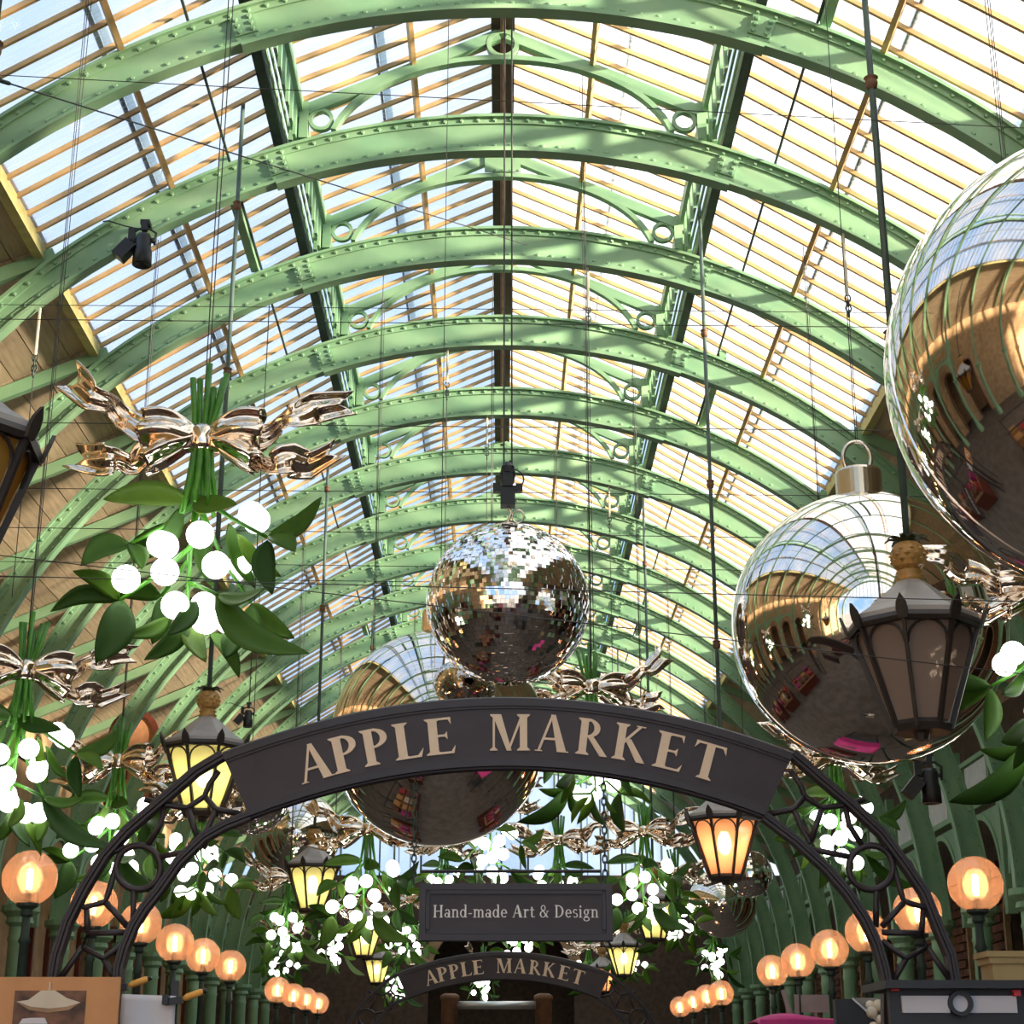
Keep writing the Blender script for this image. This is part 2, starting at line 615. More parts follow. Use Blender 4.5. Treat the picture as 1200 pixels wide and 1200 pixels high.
# glazed gable above the end walls
for i, y in ((5, Y_B + 0.2), (6, Y_A - 0.2)):
    g = tag(empty('window_%d' % i), 'glazed gable closing the far end of the roof' if i == 5 else 'glazed gable closing the near end of the roof', 'window', kind='structure')
    prof_x = [-9.0, -5.0, -2.5, -2.42, 0]
    zz = {-9.0: Zr(6.95), -5.0: SL_BOT[1], -2.5: SL_TOP[1], -2.42: EAVE[1], 0: RIDGE[1]}
    xs = [-9.0 + 0.9 * k for k in range(21)]

    def top(x):
        x = -abs(x)
        for a, b in zip(prof_x, prof_x[1:]):
            if a <= x <= b:
                return zz[a] + (zz[b] - zz[a]) * (x - a) / (b - a)
        return zz[-9.0]
    for a, b in zip(xs, xs[1:]):
        MB().prism([(a + 0.03, 8.0), (b - 0.03, 8.0), (b - 0.03, top(b)), (a + 0.03, top(a))], y - 0.01, y + 0.01).build('pane', 'roof_glass', g)
    for a in xs:
        MB().box((a, y, (8.0 + top(a)) / 2), (0.06, 0.12, top(a) - 8.0 + 0.02)).build('glazing_bar', 'iron_dark', g)

# ---------------------------------------------------------------- arch ribs (one prototype, shared meshes)
DEG = PI / 180


def half_pts(fn):
    return [fn(-1), fn(1)]




def hd(a):
    "half depth of the rib at angle a: deepest at the crown, slimmer on the haunches"
    t = abs(a - PI / 2) / (PI / 2)
    return 0.197 - 0.062 * min(1, t / 0.5) ** 2 + 0.05 * max(0, (t - 0.6) / 0.4) ** 2


def band(m, f0, f1, y0, y1, a0=0.0, a1=PI, n=72):
    A, B = [], []
    for i in range(n + 1):
        a = a0 + (a1 - a0) * i / n
        r0, r1 = RR + f0(hd(a)), RR + f1(hd(a))
        A.append((r0 * math.cos(a), RC + r0 * math.sin(a)))
        B.append((r1 * math.cos(a), RC + r1 * math.sin(a)))
    return m.strip(A, B, y0, y1)


m_web = band(MB(), lambda h: -h, lambda h: h, -0.015, 0.015).mesh('web', 'iron_green')
m_low = band(MB(), lambda h: -h - 0.028, lambda h: -h + 0.006, -0.075, 0.075).mesh('flange', 'iron_green')
m_top = band(MB(), lambda h: h - 0.006, lambda h: h + 0.028, -0.075, 0.075).mesh('flange', 'iron_green')
m_cov = band(MB(), lambda h: -h - 0.050, lambda h: -h - 0.024, -0.082, 0.082, 70 * DEG, 110 * DEG, 30).mesh('cover_plate', 'iron_green')
m_ang = band(band(MB(), lambda h: -h, lambda h: -h + 0.075, -0.035, 0.035), lambda h: h - 0.075, lambda h: h, -0.035, 0.035).mesh('angle_iron', 'iron_green')
riv = MB()


def rivet(m, p, nrm, r=0.022):
    nrm = Vector(nrm)
    x = nrm.orthogonal().normalized()
    y = nrm.cross(x)
    p = Vector(p)
    vs = [p + (x * math.cos(k * PI / 3) + y * math.sin(k * PI / 3)) * r for k in range(6)]
    vs += [p + nrm * r * 0.7 + (x * math.cos(k * PI / 3) + y * math.sin(k * PI / 3)) * r * 0.6 for k in range(6)]
    m.add(vs, [(k, (k + 1) % 6, 6 + (k + 1) % 6, 6 + k) for k in range(6)] + [tuple(range(6, 12))])


for k in range(130):
    a = PI * (k + 0.5) / 130
    for rr in (RR - hd(a) + 0.038, RR + hd(a) - 0.038):
        rivet(riv, (rr * math.cos(a), -0.035, RC + rr * math.sin(a)), (0, -1, 0), 0.027)
m_riv = riv.mesh('rivets', 'iron_green')
splice = []
for sx in (-1, 1):
    sp = MB()
    a = PI / 2 - sx * math.asin(2.48 / RR)
    sp.arcband((0, RC), RR - 0.105, RR + 0.105, a - 0.015, a + 0.015, -0.05, 0.0, 2)
    for i in (-1, 1):
        for j in (-1, 0, 1):
            rr = RR + 0.07 * j
            aa = a + 0.009 * i
            rivet(sp, (rr * math.cos(aa), -0.05, RC + rr * math.sin(aa)), (0, -1, 0), 0.030)
    splice.append(sp.mesh('splice_plate', 'iron_green'))
cols, caps = [], []
for sx in (-1, 1):
    c = MB().lathe([(0.26, 0), (0.26, 0.5), (0.19, 0.6), (0.165, 0.75), (0.15, RC - 0.5), (0.17, RC - 0.45), (0.15, RC - 0.4), (0.15, RC - 0.2)], 14, (sx * RR, 0, 0))
    cols.append(c.mesh('column', 'iron_green', True))
    c = MB().lathe([(0.15, RC - 0.26), (0.22, RC - 0.2), (0.2, RC - 0.12), (0.30, RC - 0.03), (0.30, RC + 0.06), (0, RC + 0.06)], 14, (sx * RR, 0, 0))
    caps.append(c.mesh('capital', 'iron_green'))
# gable truss carried on each rib
raf = []
rafz = lambda x: RIDGE[1] - 0.14 - (RIDGE[1] - EAVE[1]) * abs(x) / EAVE[0]
for sx in (-1, 1):
    m = MB().beam((sx * 0.05, 0, rafz(0.05) - 0.06), (sx * 2.35, 0, rafz(2.35) - 0.06), 0.09, 0.13)
    raf.append(m.mesh('rafter', 'iron_green'))
ell = [(1.97 * math.cos(PI * k / 40), Zr(9.72) + 1.25 * math.sin(PI * k / 40)) for k in range(3, 38)]
ell2 = [(1.91 * math.cos(PI * k / 40), Zr(9.72) + 1.19 * math.sin(PI * k / 40)) for k in range(3, 38)]
m_arc = MB().strip(ell, ell2, -0.05, 0.05).mesh('curved_brace', 'iron_green')
m_rings = [MB().arcband((sx * 2.03, Zr(10.14)), 0.10, 0.14, 0, 2 * PI, -0.035, 0.035, 20).mesh('ring', 'iron_green') for sx in (-1, 1)]
m_ring0 = MB().arcband((0, Zr(11.12)), 0.135, 0.185, 0, 2 * PI, -0.05, 0.05, 24).mesh('ring', 'iron_green')
pl = MB().box((0, -0.06, Zr(11.12)), (0.46, 0.02, 0.30))
for i in range(5):
    for z in (-0.13, 0.13):
        rivet(pl, (-0.2 + 0.1 * i, -0.07, Zr(11.12) + z), (0, -1, 0), 0.015)
m_plate = pl.mesh('crown_plate', 'iron_green')
posts = [MB().box((sx * 2.22, 0, Zr(10.12)), (0.1, 0.12, 0.46)).box((sx * 2.36, 0, Zr(10.08)), (0.05, 0.12, 0.44)).mesh('post', 'iron_green') for sx in (-1, 1)]
lrafs = [MB().beam((sx * 4.85, 0, SL_BOT[1] - 0.12), (sx * 9.2, 0, BD_BOT[1] - 0.42), 0.09, 0.16).mesh('lower_rafter', 'iron_green') for sx in (-1, 1)]

RIB_LABEL = 'green riveted iron arch rib with gable truss spanning the glazed hall'
for k in range(N0, N1 + 1):
    r = empty('arch_rib', (0, ribY(k), 0))
    lab = RIB_LABEL
    if k == 2:
        lab = 'green iron arch rib whose gable truss has a riveted rectangular crown plate'
    tag(r, lab, 'arch rib', 'green arch ribs along the hall', 'structure')
    link('web', m_web, r)
    link('flange', m_low, r)
    link('flange', m_top, r)
    link('angle_iron', m_ang, r)
    link('cover_plate', m_cov, r)
    if k > -2:
        tag(link('rivets', m_riv, r), kind='stuff')
    for i in (0, 1):
        link('splice_plate', splice[i], r)
        c = link('column', cols[i], r)
        link('capital', caps[i], c)
        link('rafter', raf[i], r)
        link('post', posts[i], r)
        link('lower_rafter', lrafs[i], r)
        if k > -2:
            link('ring', m_rings[i], r)
    link('curved_brace', m_arc, r)
    link('crown_plate' if k == 2 else 'ring', m_plate if k == 2 else m_ring0, r)

# ---------------------------------------------------------------- glazed slopes: window_1..4
NP = 7


def slope(name, label, a, b, purlins, rods):
    "a = upper edge, b = lower edge (x, z)"
    w = tag(empty(name), label, 'roof glazing', kind='structure')
    ax, az = a
    bx, bz = b
    L = math.hypot(bx - ax, bz - az)
    ang = math.atan2(bz - az, bx - ax)
    M = Matrix.Rotation(-ang, 3, 'Y')
    pw = RS / NP
    nrm = Vector((-(bz - az) / L, 0, (bx - ax) / L))
    if nrm.z < 0:
        nrm = -nrm
    mid = Vector(((ax + bx) / 2, 0, (az + bz) / 2))
    pane = MB().box((0, 0, 0), (L, pw - 0.012, 0.012), M).mesh('pane', 'roof_glass')
    bar = MB().box((0, 0, 0), (L + 0.04, 0.037, 0.05), M).mesh('glazing_bar', 'timber_bar')
    # little end block under each bar
    for k in range(N0, N1):
        for j in range(NP):
            y = ribY(k) + pw * (j + 0.5)
            link('pane', pane, w, mid + Vector((0, y, 0)))
            link('glazing_bar', bar, w, mid + Vector((0, y + pw / 2, 0)) - nrm * 0.031)
    for t, wd, h, mat, off, nm in purlins:
        p = Vector((ax + (bx - ax) * t, 0, az + (bz - az) * t)) - nrm * off
        for k in range(N0, N1):
            pass
        m = MB().beam((p.x, ribY(N0), p.z), (p.x, ribY(N1), p.z), wd, h, nrm)
        m.build(nm, mat, w)
    for t, rr, off in rods:
        p = Vector((ax + (bx - ax) * t, 0, az + (bz - az) * t)) - nrm * off
        MB().tube([(p.x, ribY(N0), p.z), (p.x, ribY(N1), p.z)], rr, 8).build('tie_rod', 'iron_dark', w)
    return w


W = {}
for i, sx, nm in ((1, -1, 'left'), (4, 1, 'right')):
    W[i] = slope('window_%d' % i, 'long sloping glass roof with timber bars on the %s side between gutter and clerestory' % ('spotlight' if sx < 0 else 'bauble'),
                 (sx * SL_TOP[0], SL_TOP[1]), (sx * SL_BOT[0], SL_BOT[1]),
                 [(0.48, 0.055, 0.10, 'timber_bar', 0.115, 'purlin'), (0.53, 0.05, 0.012, 'iron_dark', -0.02, 'flashing_strip'), (0.505, 0.08, 0.008, 'flashing', -0.014, 'flashing_strip')],
                 [(0.24, 0.016, 0.12)])
    w = W[i]
    g = MB()
    g.beam((sx * (SL_BOT[0] + 0.02), ribY(N0), SL_BOT[1] - 0.1), (sx * (SL_BOT[0] + 0.02), ribY(N1), SL_BOT[1] - 0.08), 0.11, 0.16)
    g.build('gutter', 'gutter_paint', w)
    # toothed dark beam at the head of the slope
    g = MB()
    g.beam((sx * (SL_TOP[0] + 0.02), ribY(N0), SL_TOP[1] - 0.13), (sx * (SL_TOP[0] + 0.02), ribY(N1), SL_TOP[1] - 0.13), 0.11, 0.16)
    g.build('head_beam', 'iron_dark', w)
    # clerestory: rails and slats between slope head and gable eave
    for dx, dz in ((-0.08, -0.20), (-0.12, -0.16), (-0.16, -0.12)):
        MB().beam((sx * (SL_TOP[0] + dx), ribY(N0), SL_TOP[1] + dz), (sx * (SL_TOP[0] + dx), ribY(N1), SL_TOP[1] + dz), 0.02, 0.05).build('clerestory_rail', 'iron_green', w)
    sl = MB().box((0, 0, 0), (0.035, 0.09, 0.52)).mesh('clerestory_slat', 'iron_green')
    for k in range(-2, N1):
        for j in range(8):
            link('clerestory_slat', sl, w, (sx * 2.30, ribY(k) + RS * (j + 0.5) / 8, Zr(10.1)))

for i, sx in ((2, -1), (3, 1)):
    W[i] = slope('window_%d' % i, 'upper gable glass slope beside the ridge on the %s side' % ('spotlight' if sx < 0 else 'bauble'),
                 RIDGE, (sx * EAVE[0], EAVE[1]),
                 [(0.44, 0.05, 0.09, 'timber_bar', 0.11, 'purlin'), (0.555, 0.085, 0.008, 'flashing', -0.014, 'flashing_strip'), (0.58, 0.03, 0.012, 'iron_dark', -0.02, 'flashing_strip')], [])
    MB().beam((sx * (EAVE[0] - 0.16), ribY(N0), EAVE[1] - 0.05), (sx * (EAVE[0] - 0.16), ribY(N1), EAVE[1] - 0.05), 0.05, 0.16).build('eave_beam', 'iron_green', W[i])
MB().beam((0, ribY(N0), RIDGE[1] - 0.09), (0, ribY(N1), RIDGE[1] - 0.09), 0.27, 0.07).build('ridge_board', 'ridge_board', W[2])
rt = MB().tube([(0, ribY(N0), RIDGE[1] - 0.17), (0, ribY(N1), RIDGE[1] - 0.17)], 0.03, 8).build('ridge_rod', 'timber_dark', W[2])

# wide tie plates standing in two bays of each lower slope
for sx, k in ((-1, 1), (1, -1), (1, 3), (-1, 8), (1, 8)):
    t = 0.24
    x = sx * (SL_TOP[0] + (SL_BOT[0] - SL_TOP[0]) * t)
    z = SL_TOP[1] + (SL_BOT[1] - SL_TOP[1]) * t - 0.13
    MB().beam((x, ribY(k), z), (x, ribY(k + 1), z), 0.10, 0.12).build('tie_beam', 'iron_green', W[1 if sx < 0 else 4])

# ---------------------------------------------------------------- boarded lower slopes of the ceiling
NB = 13
for sx in (-1, 1):
    c = tag(empty('ceiling'), 'boarded timber ceiling slope below the glazing on the %s side of the hall' % ('spotlight' if sx < 0 else 'bauble'), 'ceiling', kind='structure')
    a = Vector((sx * SL_BOT[0], 0, SL_BOT[1]))
    b = Vector((sx * 9.35, 0, BD_BOT[1] - 0.40))
    d = (b - a)
    L = d.length
    ang = math.atan2(d.z, d.x)
    M = Matrix.Rotation(-ang, 3, 'Y')
    bw = L / NB
    bme = MB().box((0, 0, 0), (bw - 0.012, RS - 0.01, 0.03), M).mesh('board', 'ceiling_timber')
    rest = MB()
    for k in range(N0, N1):
        for j in range(NB):
            p = a + d * ((j + 0.5) / NB) + Vector((0, ribY(k) + RS / 2, 0.004 * ((j * 7 + k * 3) % 3)))
            if -1 <= k <= 14:
                link('board', bme, c, p)
            else:
                rest.box(p, (bw - 0.012, RS - 0.01, 0.03), M)
    tag(rest.build('boarding', 'ceiling_timber', c), kind='stuff')
    n2 = Vector((-d.z, 0, d.x)) / L
    if n2.z < 0:
        n2 = -n2
    off = n2 * 0.06
    MB().beam(Vector((a.x, ribY(N0), a.z)) * 1 + off + d * 0.5, Vector((a.x, ribY(N1), a.z)) + off + d * 0.5, L + 0.1, 0.04, n2).build('sarking', 'ceiling_timber', c)

# ---------------------------------------------------------------- iron arcade between the columns
for sx in (-1, 1):
    hw = RS / 2 - 0.17
    ar = MB()
    ar.arcband((0, RC + 0.55), hw - 0.1, hw, 0, PI, 0, 0.08, 16)
    ar.v = [(sx * 7.95 + sx * y, x, z) for x, y, z in ar.v]
    m_ar = ar.mesh('arcade_arch', 'iron_green')
    rl = MB().box((sx * 8.0, 0, RC + 1.84), (0.14, RS, 0.10)).box((sx * 8.0, 0, RC + 2.62), (0.14, RS, 0.08)).mesh('arcade_rail', 'iron_green')
    pn = MB().box((sx * 8.0, 0, RC + 2.23), (0.05, 1.3, 0.66)).mesh('arcade_panel', 'panel_white')
    st = MB()
    for q in (-1, 1):
        st.box((sx * 8.0, q * 0.8, RC + 2.23), (0.09, 0.09, 0.70))
    m_st = st.mesh('arcade_post', 'iron_green')
    sp = MB()
    for q in (-1, 1):
        A = [(q * hw * math.cos(t * PI / 16), RC + 0.55 + hw * math.sin(t * PI / 16)) for t in range(9)]
        B = [(q * hw, RC + 1.80)] * 9
        sp.strip(A, [(q * hw, max(z, RC + 0.55)) for x, z in A], 0.02, 0.05)
    sp.v = [(sx * 7.95 + sx * y, x, z) for x, y, z in sp.v]
    m_sp = sp.mesh('spandrel', 'iron_green')
    ex = MB().box((sx * 8.0, 0, RC + 1.45), (0.16, 0.16, 3.0)).mesh('upper_post', 'iron_green')
    t = tag(empty('arcade_screen', (0, 0, 0)), 'green iron arcade screen with small arches in front of the %s' % ('warm stone wall' if sx < 0 else 'red brick wall'), 'arcade', kind='structure')
    for k in range(-2, N1):
        y = ribY(k) + RS / 2
        link('arcade_arch', m_ar, t, (0, y, 0))
        link('arcade_rail', rl, t, (0, y, 0))
        link('arcade_post', m_st, t, (0, y, 0))
        link('spandrel', m_sp, t, (0, y, 0))
        link('upper_post', ex, t, (0, ribY(k), 0))
        if k % 1 == 0 and sx > 0:
            link('arcade_panel', pn, t, (0, y, 0))



def roofz(x):
    x = abs(x)
    if x < EAVE[0]:
        return RIDGE[1] + (EAVE[1] - RIDGE[1]) * x / EAVE[0] - 0.01
    if x < SL_BOT[0]:
        return SL_TOP[1] + (SL_BOT[1] - SL_TOP[1]) * (x - SL_TOP[0]) / (SL_BOT[0] - SL_TOP[0]) - 0.01
    return SL_BOT[1] - 0.4878 * (x - SL_BOT[0]) + 0.02


# ================================================================== BAUBLES
def bauble(px, py, rpx, r, label, cap=True, top_to=None):
    d = F_PX * r / rpx
    c = atd(px, py, d)
    t = empty('bauble', c)
    tag(t, label, 'bauble', 'giant mirrored baubles')
    MB().sphere((0, 0, 0), r, 64, 40).build('ball', 'chrome', t, True)
    s = MB().arcband((0, 0), r - 0.004, r + 0.004, 0, 2 * PI, -0.006, 0.006, 64)
    s.build('seam', 'chrome', t)
    if cap:
        k = r * 0.17
        MB().lathe([(0, r * 0.97), (k, r * 0.97), (k * 1.02, r * 1.0), (k * 1.02, r * 1.19), (k * 0.98, r * 1.21), (0, r * 1.21)], 32).build('cap', 'cap_metal', t, False)
        MB().lathe([(0, r * 1.2), (0.05 * r, r * 1.2), (0.05 * r, r * 1.25), (0, r * 1.25)], 12).build('cap_stud', 'cap_metal', t)
        ring = [(k * 0.62 * math.cos(a * PI / 12), 0, r * 1.32 + k * 0.78 * math.sin(a * PI / 12)) for a in range(24)]
        MB().tube(ring, 0.012 * r + 0.004, 8, True).build('hanging_loop', 'cap_metal', t, True)
        z0 = r * 1.32 + k * 0.76
    else:
        z0 = r
    MB().tube([(0, 0, z0), (0, 0, roofz(c.x) - c.z)], 0.004, 6).build('suspension_wire', 'wire', t)
    return t, c


bauble(1318, 424, 276, 1.0, 'huge mirrored silver bauble hanging above the gold ribbon and pineapple lantern')
bauble(1018, 735, 160, 1.0, 'huge mirrored silver bauble with metal cap behind the pineapple topped lantern')
bauble(514, 864, 126, 1.0, 'huge mirrored silver bauble hanging behind the large market name arch')
bauble(347, 979, 52, 0.80, 'mirrored bauble partly hidden by a lit yellow lantern')
bauble(847, 1058, 40, 0.68, 'dark mirrored bauble hanging under the orange lit lantern', cap=False)


def mirror_ball(px, py, rpx, r, label, tile, motor=False):
    d = F_PX * r / rpx
    c = atd(px, py, d)
    t = empty('mirror_ball', c)
    tag(t, label, 'mirror ball', 'mirror balls')
    MB().sphere((0, 0, 0), r - 0.012, 32, 20).build('core', 'ball_core', t, True)
    rng = random.Random(int(px))
    m = MB()
    rows = int(PI * r / tile)
    for i in range(1, rows):
        th = PI * i / rows
        n = max(3, int(2 * PI * r * math.sin(th) / tile))
        for j in range(n):
            ph = 2 * PI * (j + 0.35 * (i % 2)) / n
            nr = Vector((math.sin(th) * math.cos(ph), math.sin(th) * math.sin(ph), math.cos(th)))
            q = (nr + Vector((rng.gauss(0, .022), rng.gauss(0, .022), rng.gauss(0, .022)))).normalized()
            e1 = Vector((-math.sin(ph), math.cos(ph), 0))
            e1 = (e1 - q * e1.dot(q)).normalized()
            e2 = q.cross(e1)
            h = tile * 0.485
            p = nr * (r + rng.uniform(-.003, .004))
            vs = [p + e1 * (a * h) + e2 * (b * h) for a, b in ((-1, -1), (1, -1), (1, 1), (-1, 1))]
            vs += [v - q * 0.014 for v in vs]
            m.add(vs, [(0, 1, 2, 3), (0, 4, 5, 1), (1, 5, 6, 2), (2, 6, 7, 3), (3, 7, 4, 0)])
    tag(m.build('mirror_tiles', 'mirror_tile', t), kind='stuff')
    if motor:
        MB().lathe([(0, r - .02), (0.09, r - .02), (0.08, r + 0.02), (0.03, r + 0.03), (0.03, r + .06), (0, r + .06)], 16).build('top_plate', 'cap_metal', t)
        m = MB()
        m.tube([(0.0, 0, r + 0.05), (0.02, 0, r + 0.1), (0.03, 0, r + .13), (0.01, 0, r + .17), (0, 0, r + .2)], 0.014, 8)
        m.tube([(0.05 * math.cos(a * PI / 8) + .09, 0, r + .1 + .06 * math.sin(a * PI / 8)) for a in range(16)], 0.008, 6, True)
        m.build('shackle', 'cap_metal', t, True)
        m = MB().box((0, 0, r + .27), (.13, .13, .16)).box((0, 0, r + .355), (.26, .05, .05)).box((-.1, 0, r + .36), (.06, .07, .08)).box((.1, 0, r + .36), (.06, .07, .07))
        m.build('motor', 'black_kit', t)
        m = MB().box((0, 0, r + .45), (.09, .09, .16)).lathe([(0, r + .5), (.06, r + .5), (.06, r + .56), (.03, r + .6), (0, r + .6)], 12)
        m.tube([(-.04, 0, r + .4), (-.06, 0, r + .5), (-.03, 0, r + .6)], .012, 6).tube([(.04, 0, r + .4), (.06, 0, r + .5), (.02, 0, r + .62)], .012, 6)
        m.build('hanging_bracket', 'black_kit', t)
        cab = [(.05 + .09 * math.sin(a * PI / 10), 0.02, r + .36 + .11 * (1 - math.cos(a * PI / 10)) / 1.2) for a in range(11)]
        MB().tube(cab, .007, 6).build('power_cable', 'black_kit', t)
        for dx in (-.035, .035):
            MB().tube([(dx, 0, r + .55), (dx, 0, roofz(0) - c.z)], 0.008, 6).build('suspension_wire', 'wire', t)
        # chain hoist up at the ridge
        m = MB()
        for k in range(7):
            zc = roofz(0) - c.z - .25 - k * .07
            a = (k % 2) * PI / 2
            m.tube([(.035 * math.cos(q * PI / 5) * math.cos(a), .035 * math.cos(q * PI / 5) * math.sin(a), zc + .05 * math.sin(q * PI / 5)) for q in range(10)], .011, 5, True)
        m.build('chain', 'timber_dark', t)
    else:
        MB().tube([(0, 0, r - .03), (0, 0, roofz(c.x) - c.z)], 0.007, 6).build('suspension_wire', 'wire', t)
    return t


mirror_ball(595, 708, 95, 0.70, 'large mirror ball hanging from a black motor under the ridge', 0.036, True)
mirror_ball(293, 930, 48, 0.68, 'small mirror ball peeping out below the left end of the name arch', 0.045)
mirror_ball(878, 1024, 27, 0.40, 'small dark mirror ball beside the orange lit lantern', 0.05)


# ================================================================== LANTERNS
def lantern_meshes():
    D = {}
    N = 8
    a0 = PI / 8
    zt, zb, rt, rb = 0.0, -0.62, 0.375, 0.165
    R = lambda r, z, k: Vector((r * math.cos(a0 + 2 * PI * k / N), r * math.sin(a0 + 2 * PI * k / N), z))
    D['roof'] = MB().lathe([(0.40, 0.02), (0.39, 0.06), (0.30, 0.12), (0.075, 0.31), (0, 0.31)], N, a0=a0).mesh('roof', 'lantern_roof')
    D['rim'] = MB().lathe([(0.33, -0.02), (0.40, -0.025), (0.415, 0.0), (0.40, 0.03), (0.33, 0.03), (0.33, -0.02)], N, a0=a0).mesh('rim', 'lantern_iron')
    D['base'] = MB().lathe([(0.0, zb - .02), (0.17, zb - .02), (0.19, zb + .02), (0.165, zb + .05), (0.12, zb + .05), (0.12, zb + .02), (0, zb + .02)], N, a0=a0).lathe([(0, zb - .06), (.04, zb - .06), (.05, zb - .02), (0, zb - .02)], 8).mesh('base', 'lantern_iron')
    panes, bars, arcs = [], [], []
    for k in range(N):
        A, B, C, E = R(rt, zt, k), R(rt, zt, k + 1), R(rb, zb, k + 1), R(rb, zb, k)
        n = (B - A).cross(E - A).normalized()
        if n.dot(Vector((A.x, A.y, 0))) < 0:
            n = -n
        m = MB()
        q = [A, B, C, E]
        m.add([p - n * .012 for p in q] + [p - n * .018 for p in q], [(0, 1, 2, 3), (7, 6, 5, 4), (0, 4, 5, 1), (1, 5, 6, 2), (2, 6, 7, 3), (3, 7, 4, 0)])
        panes.append(m)
        bars.append(MB().beam(R(rt + .01, zt, k), R(rb + .01, zb, k), .022, .03, R(1, 0, k)).mesh('glazing_bar', 'lantern_iron'))
        # round arched head of the pane
        m = MB()
        x = (B - A).normalized()
        dn = ((C + E) / 2 - (A + B) / 2).normalized()
        mid = (A + B) / 2 + dn * 0.155 + n * 0.004
        hw = (B - A).length / 2 - .012
        pts = []
        for j in range(11):
            t = PI * j / 10
            f = hw * (1 - 0.12 * (1 - math.sin(t)))
            pts.append(mid + x * (f * math.cos(t)) - dn * (0.135 * math.sin(t)))
        m.tube(pts, .009, 5)
        arcs.append(m.mesh('pane_arch', 'lantern_iron'))
        # upright leaf at the corner
    D['panes'] = {g: [MB().add(p.v, p.f).mesh('pane', g) for p in panes] for g in ('lantern_glass_lit', 'lantern_glass_orange', 'lantern_glass_plain', 'lantern_glass_amber')}
    D['bars'] = bars
    D['arcs'] = arcs
    fin = []
    for k in range(N):
        p = R(.405, 0, k)
        o = Vector((p.x, p.y, 0)).normalized()
        s = Vector((-o.y, o.x, 0))
        m = MB()
        prof = [(0.028, -.02), (0.036, .03), (0.03, .07), (0.0, .12)]
        vs = []
        for w, z in prof:
            for a, b in ((-1, -1), (1, -1), (1, 1), (-1, 1)):
                vs.append(p + s * (a * max(w, .001)) + o * (b * .009 + z * .35) + Vector((0, 0, z)))
        fs = []
        for i in range(3):
            for j in range(4):
                fs.append((i * 4 + j, i * 4 + (j + 1) % 4, i * 4 + 4 + (j + 1) % 4, i * 4 + 4 + j))
        fs += [(3, 2, 1, 0), (12, 13, 14, 15)]
        fin.append(m.add(vs, fs).mesh('corner_leaf', 'lantern_iron'))
    D['leaf'] = fin
    D['neck'] = MB().lathe([(0.075, .30), (.09, .32), (.07, .34), (.085, .36), (.06, .385), (0, .385)], 16).mesh('neck', 'pineapple', True)
    # pineapple: studded body
    m = MB()
    rows, seg = 6, 10
    prof = [(.05, .375), (.09, .40), (.105, .44), (.108, .48), (.098, .52), (.07, .55), (0, .555)]
    m0 = MB().lathe(prof, 20)
    for i in range(5):
        z = .40 + .032 * i
        r = .103 - 8 * (z - .465) ** 2
        for j in range(seg):
            a = 2 * PI * (j + .5 * (i % 2)) / seg
            o = Vector((math.cos(a), math.sin(a), 0))
            s = Vector((-o.y, o.x, 0))
            p = o * (r - .004) + Vector((0, 0, z))
            m.add([p + s * .029, p + Vector((0, 0, .026)), p - s * .029, p - Vector((0, 0, .026)), p + o * .026], [(0, 1, 4), (1, 2, 4), (2, 3, 4), (3, 0, 4)])
    D['pineapple'] = m0.mesh('pineapple_finial', 'pineapple')
    D['scales'] = m.mesh('pineapple_scales', 'pineapple')
    m = MB()
    for j in range(9):
        a = 2 * PI * j / 9
        o = Vector((math.cos(a), math.sin(a), 0))
        s = Vector((-o.y, o.x, 0))
        P = [(0.03, .55, .02), (.07, .585, .022), (.11, .59, .014), (.14, .57, .002)]
        vs = []
        for rr, z, w in P:
            vs += [o * rr + s * w + Vector((0, 0, z)), o * rr - s * w + Vector((0, 0, z)), o * rr - s * w + Vector((0, 0, z - .008)), o * rr + s * w + Vector((0, 0, z - .008))]
        fs = []
        for i in range(3):
            for q in range(4):
                fs.append((i * 4 + q, i * 4 + (q + 1) % 4, i * 4 + 4 + (q + 1) % 4, i * 4 + 4 + q))
        m.add(vs, fs + [(3, 2, 1, 0), (12, 13, 14, 15)])
    m.lathe([(.04, .54), (.05, .57), (.03, .6), (0, .61)], 10)
    D['crown'] = m.mesh('leaf_crown', 'pineapple_leaf')
    D['holder'] = MB().lathe([(0, .02), (.05, .02), (.05, -.08), (.035, -.12), (0, -.12)], 12).mesh('bulb_holder', 'lantern_iron')
    D['bulb'] = {g: MB().lathe([(.03, -.11), (.06, -.17), (.075, -.25), (.06, -.32), (.03, -.355), (0, -.36)], 16).mesh('bulb', g, True) for g in ('lamp_bulb', 'lamp_bulb_off')}
    return D


LD = lantern_meshes()


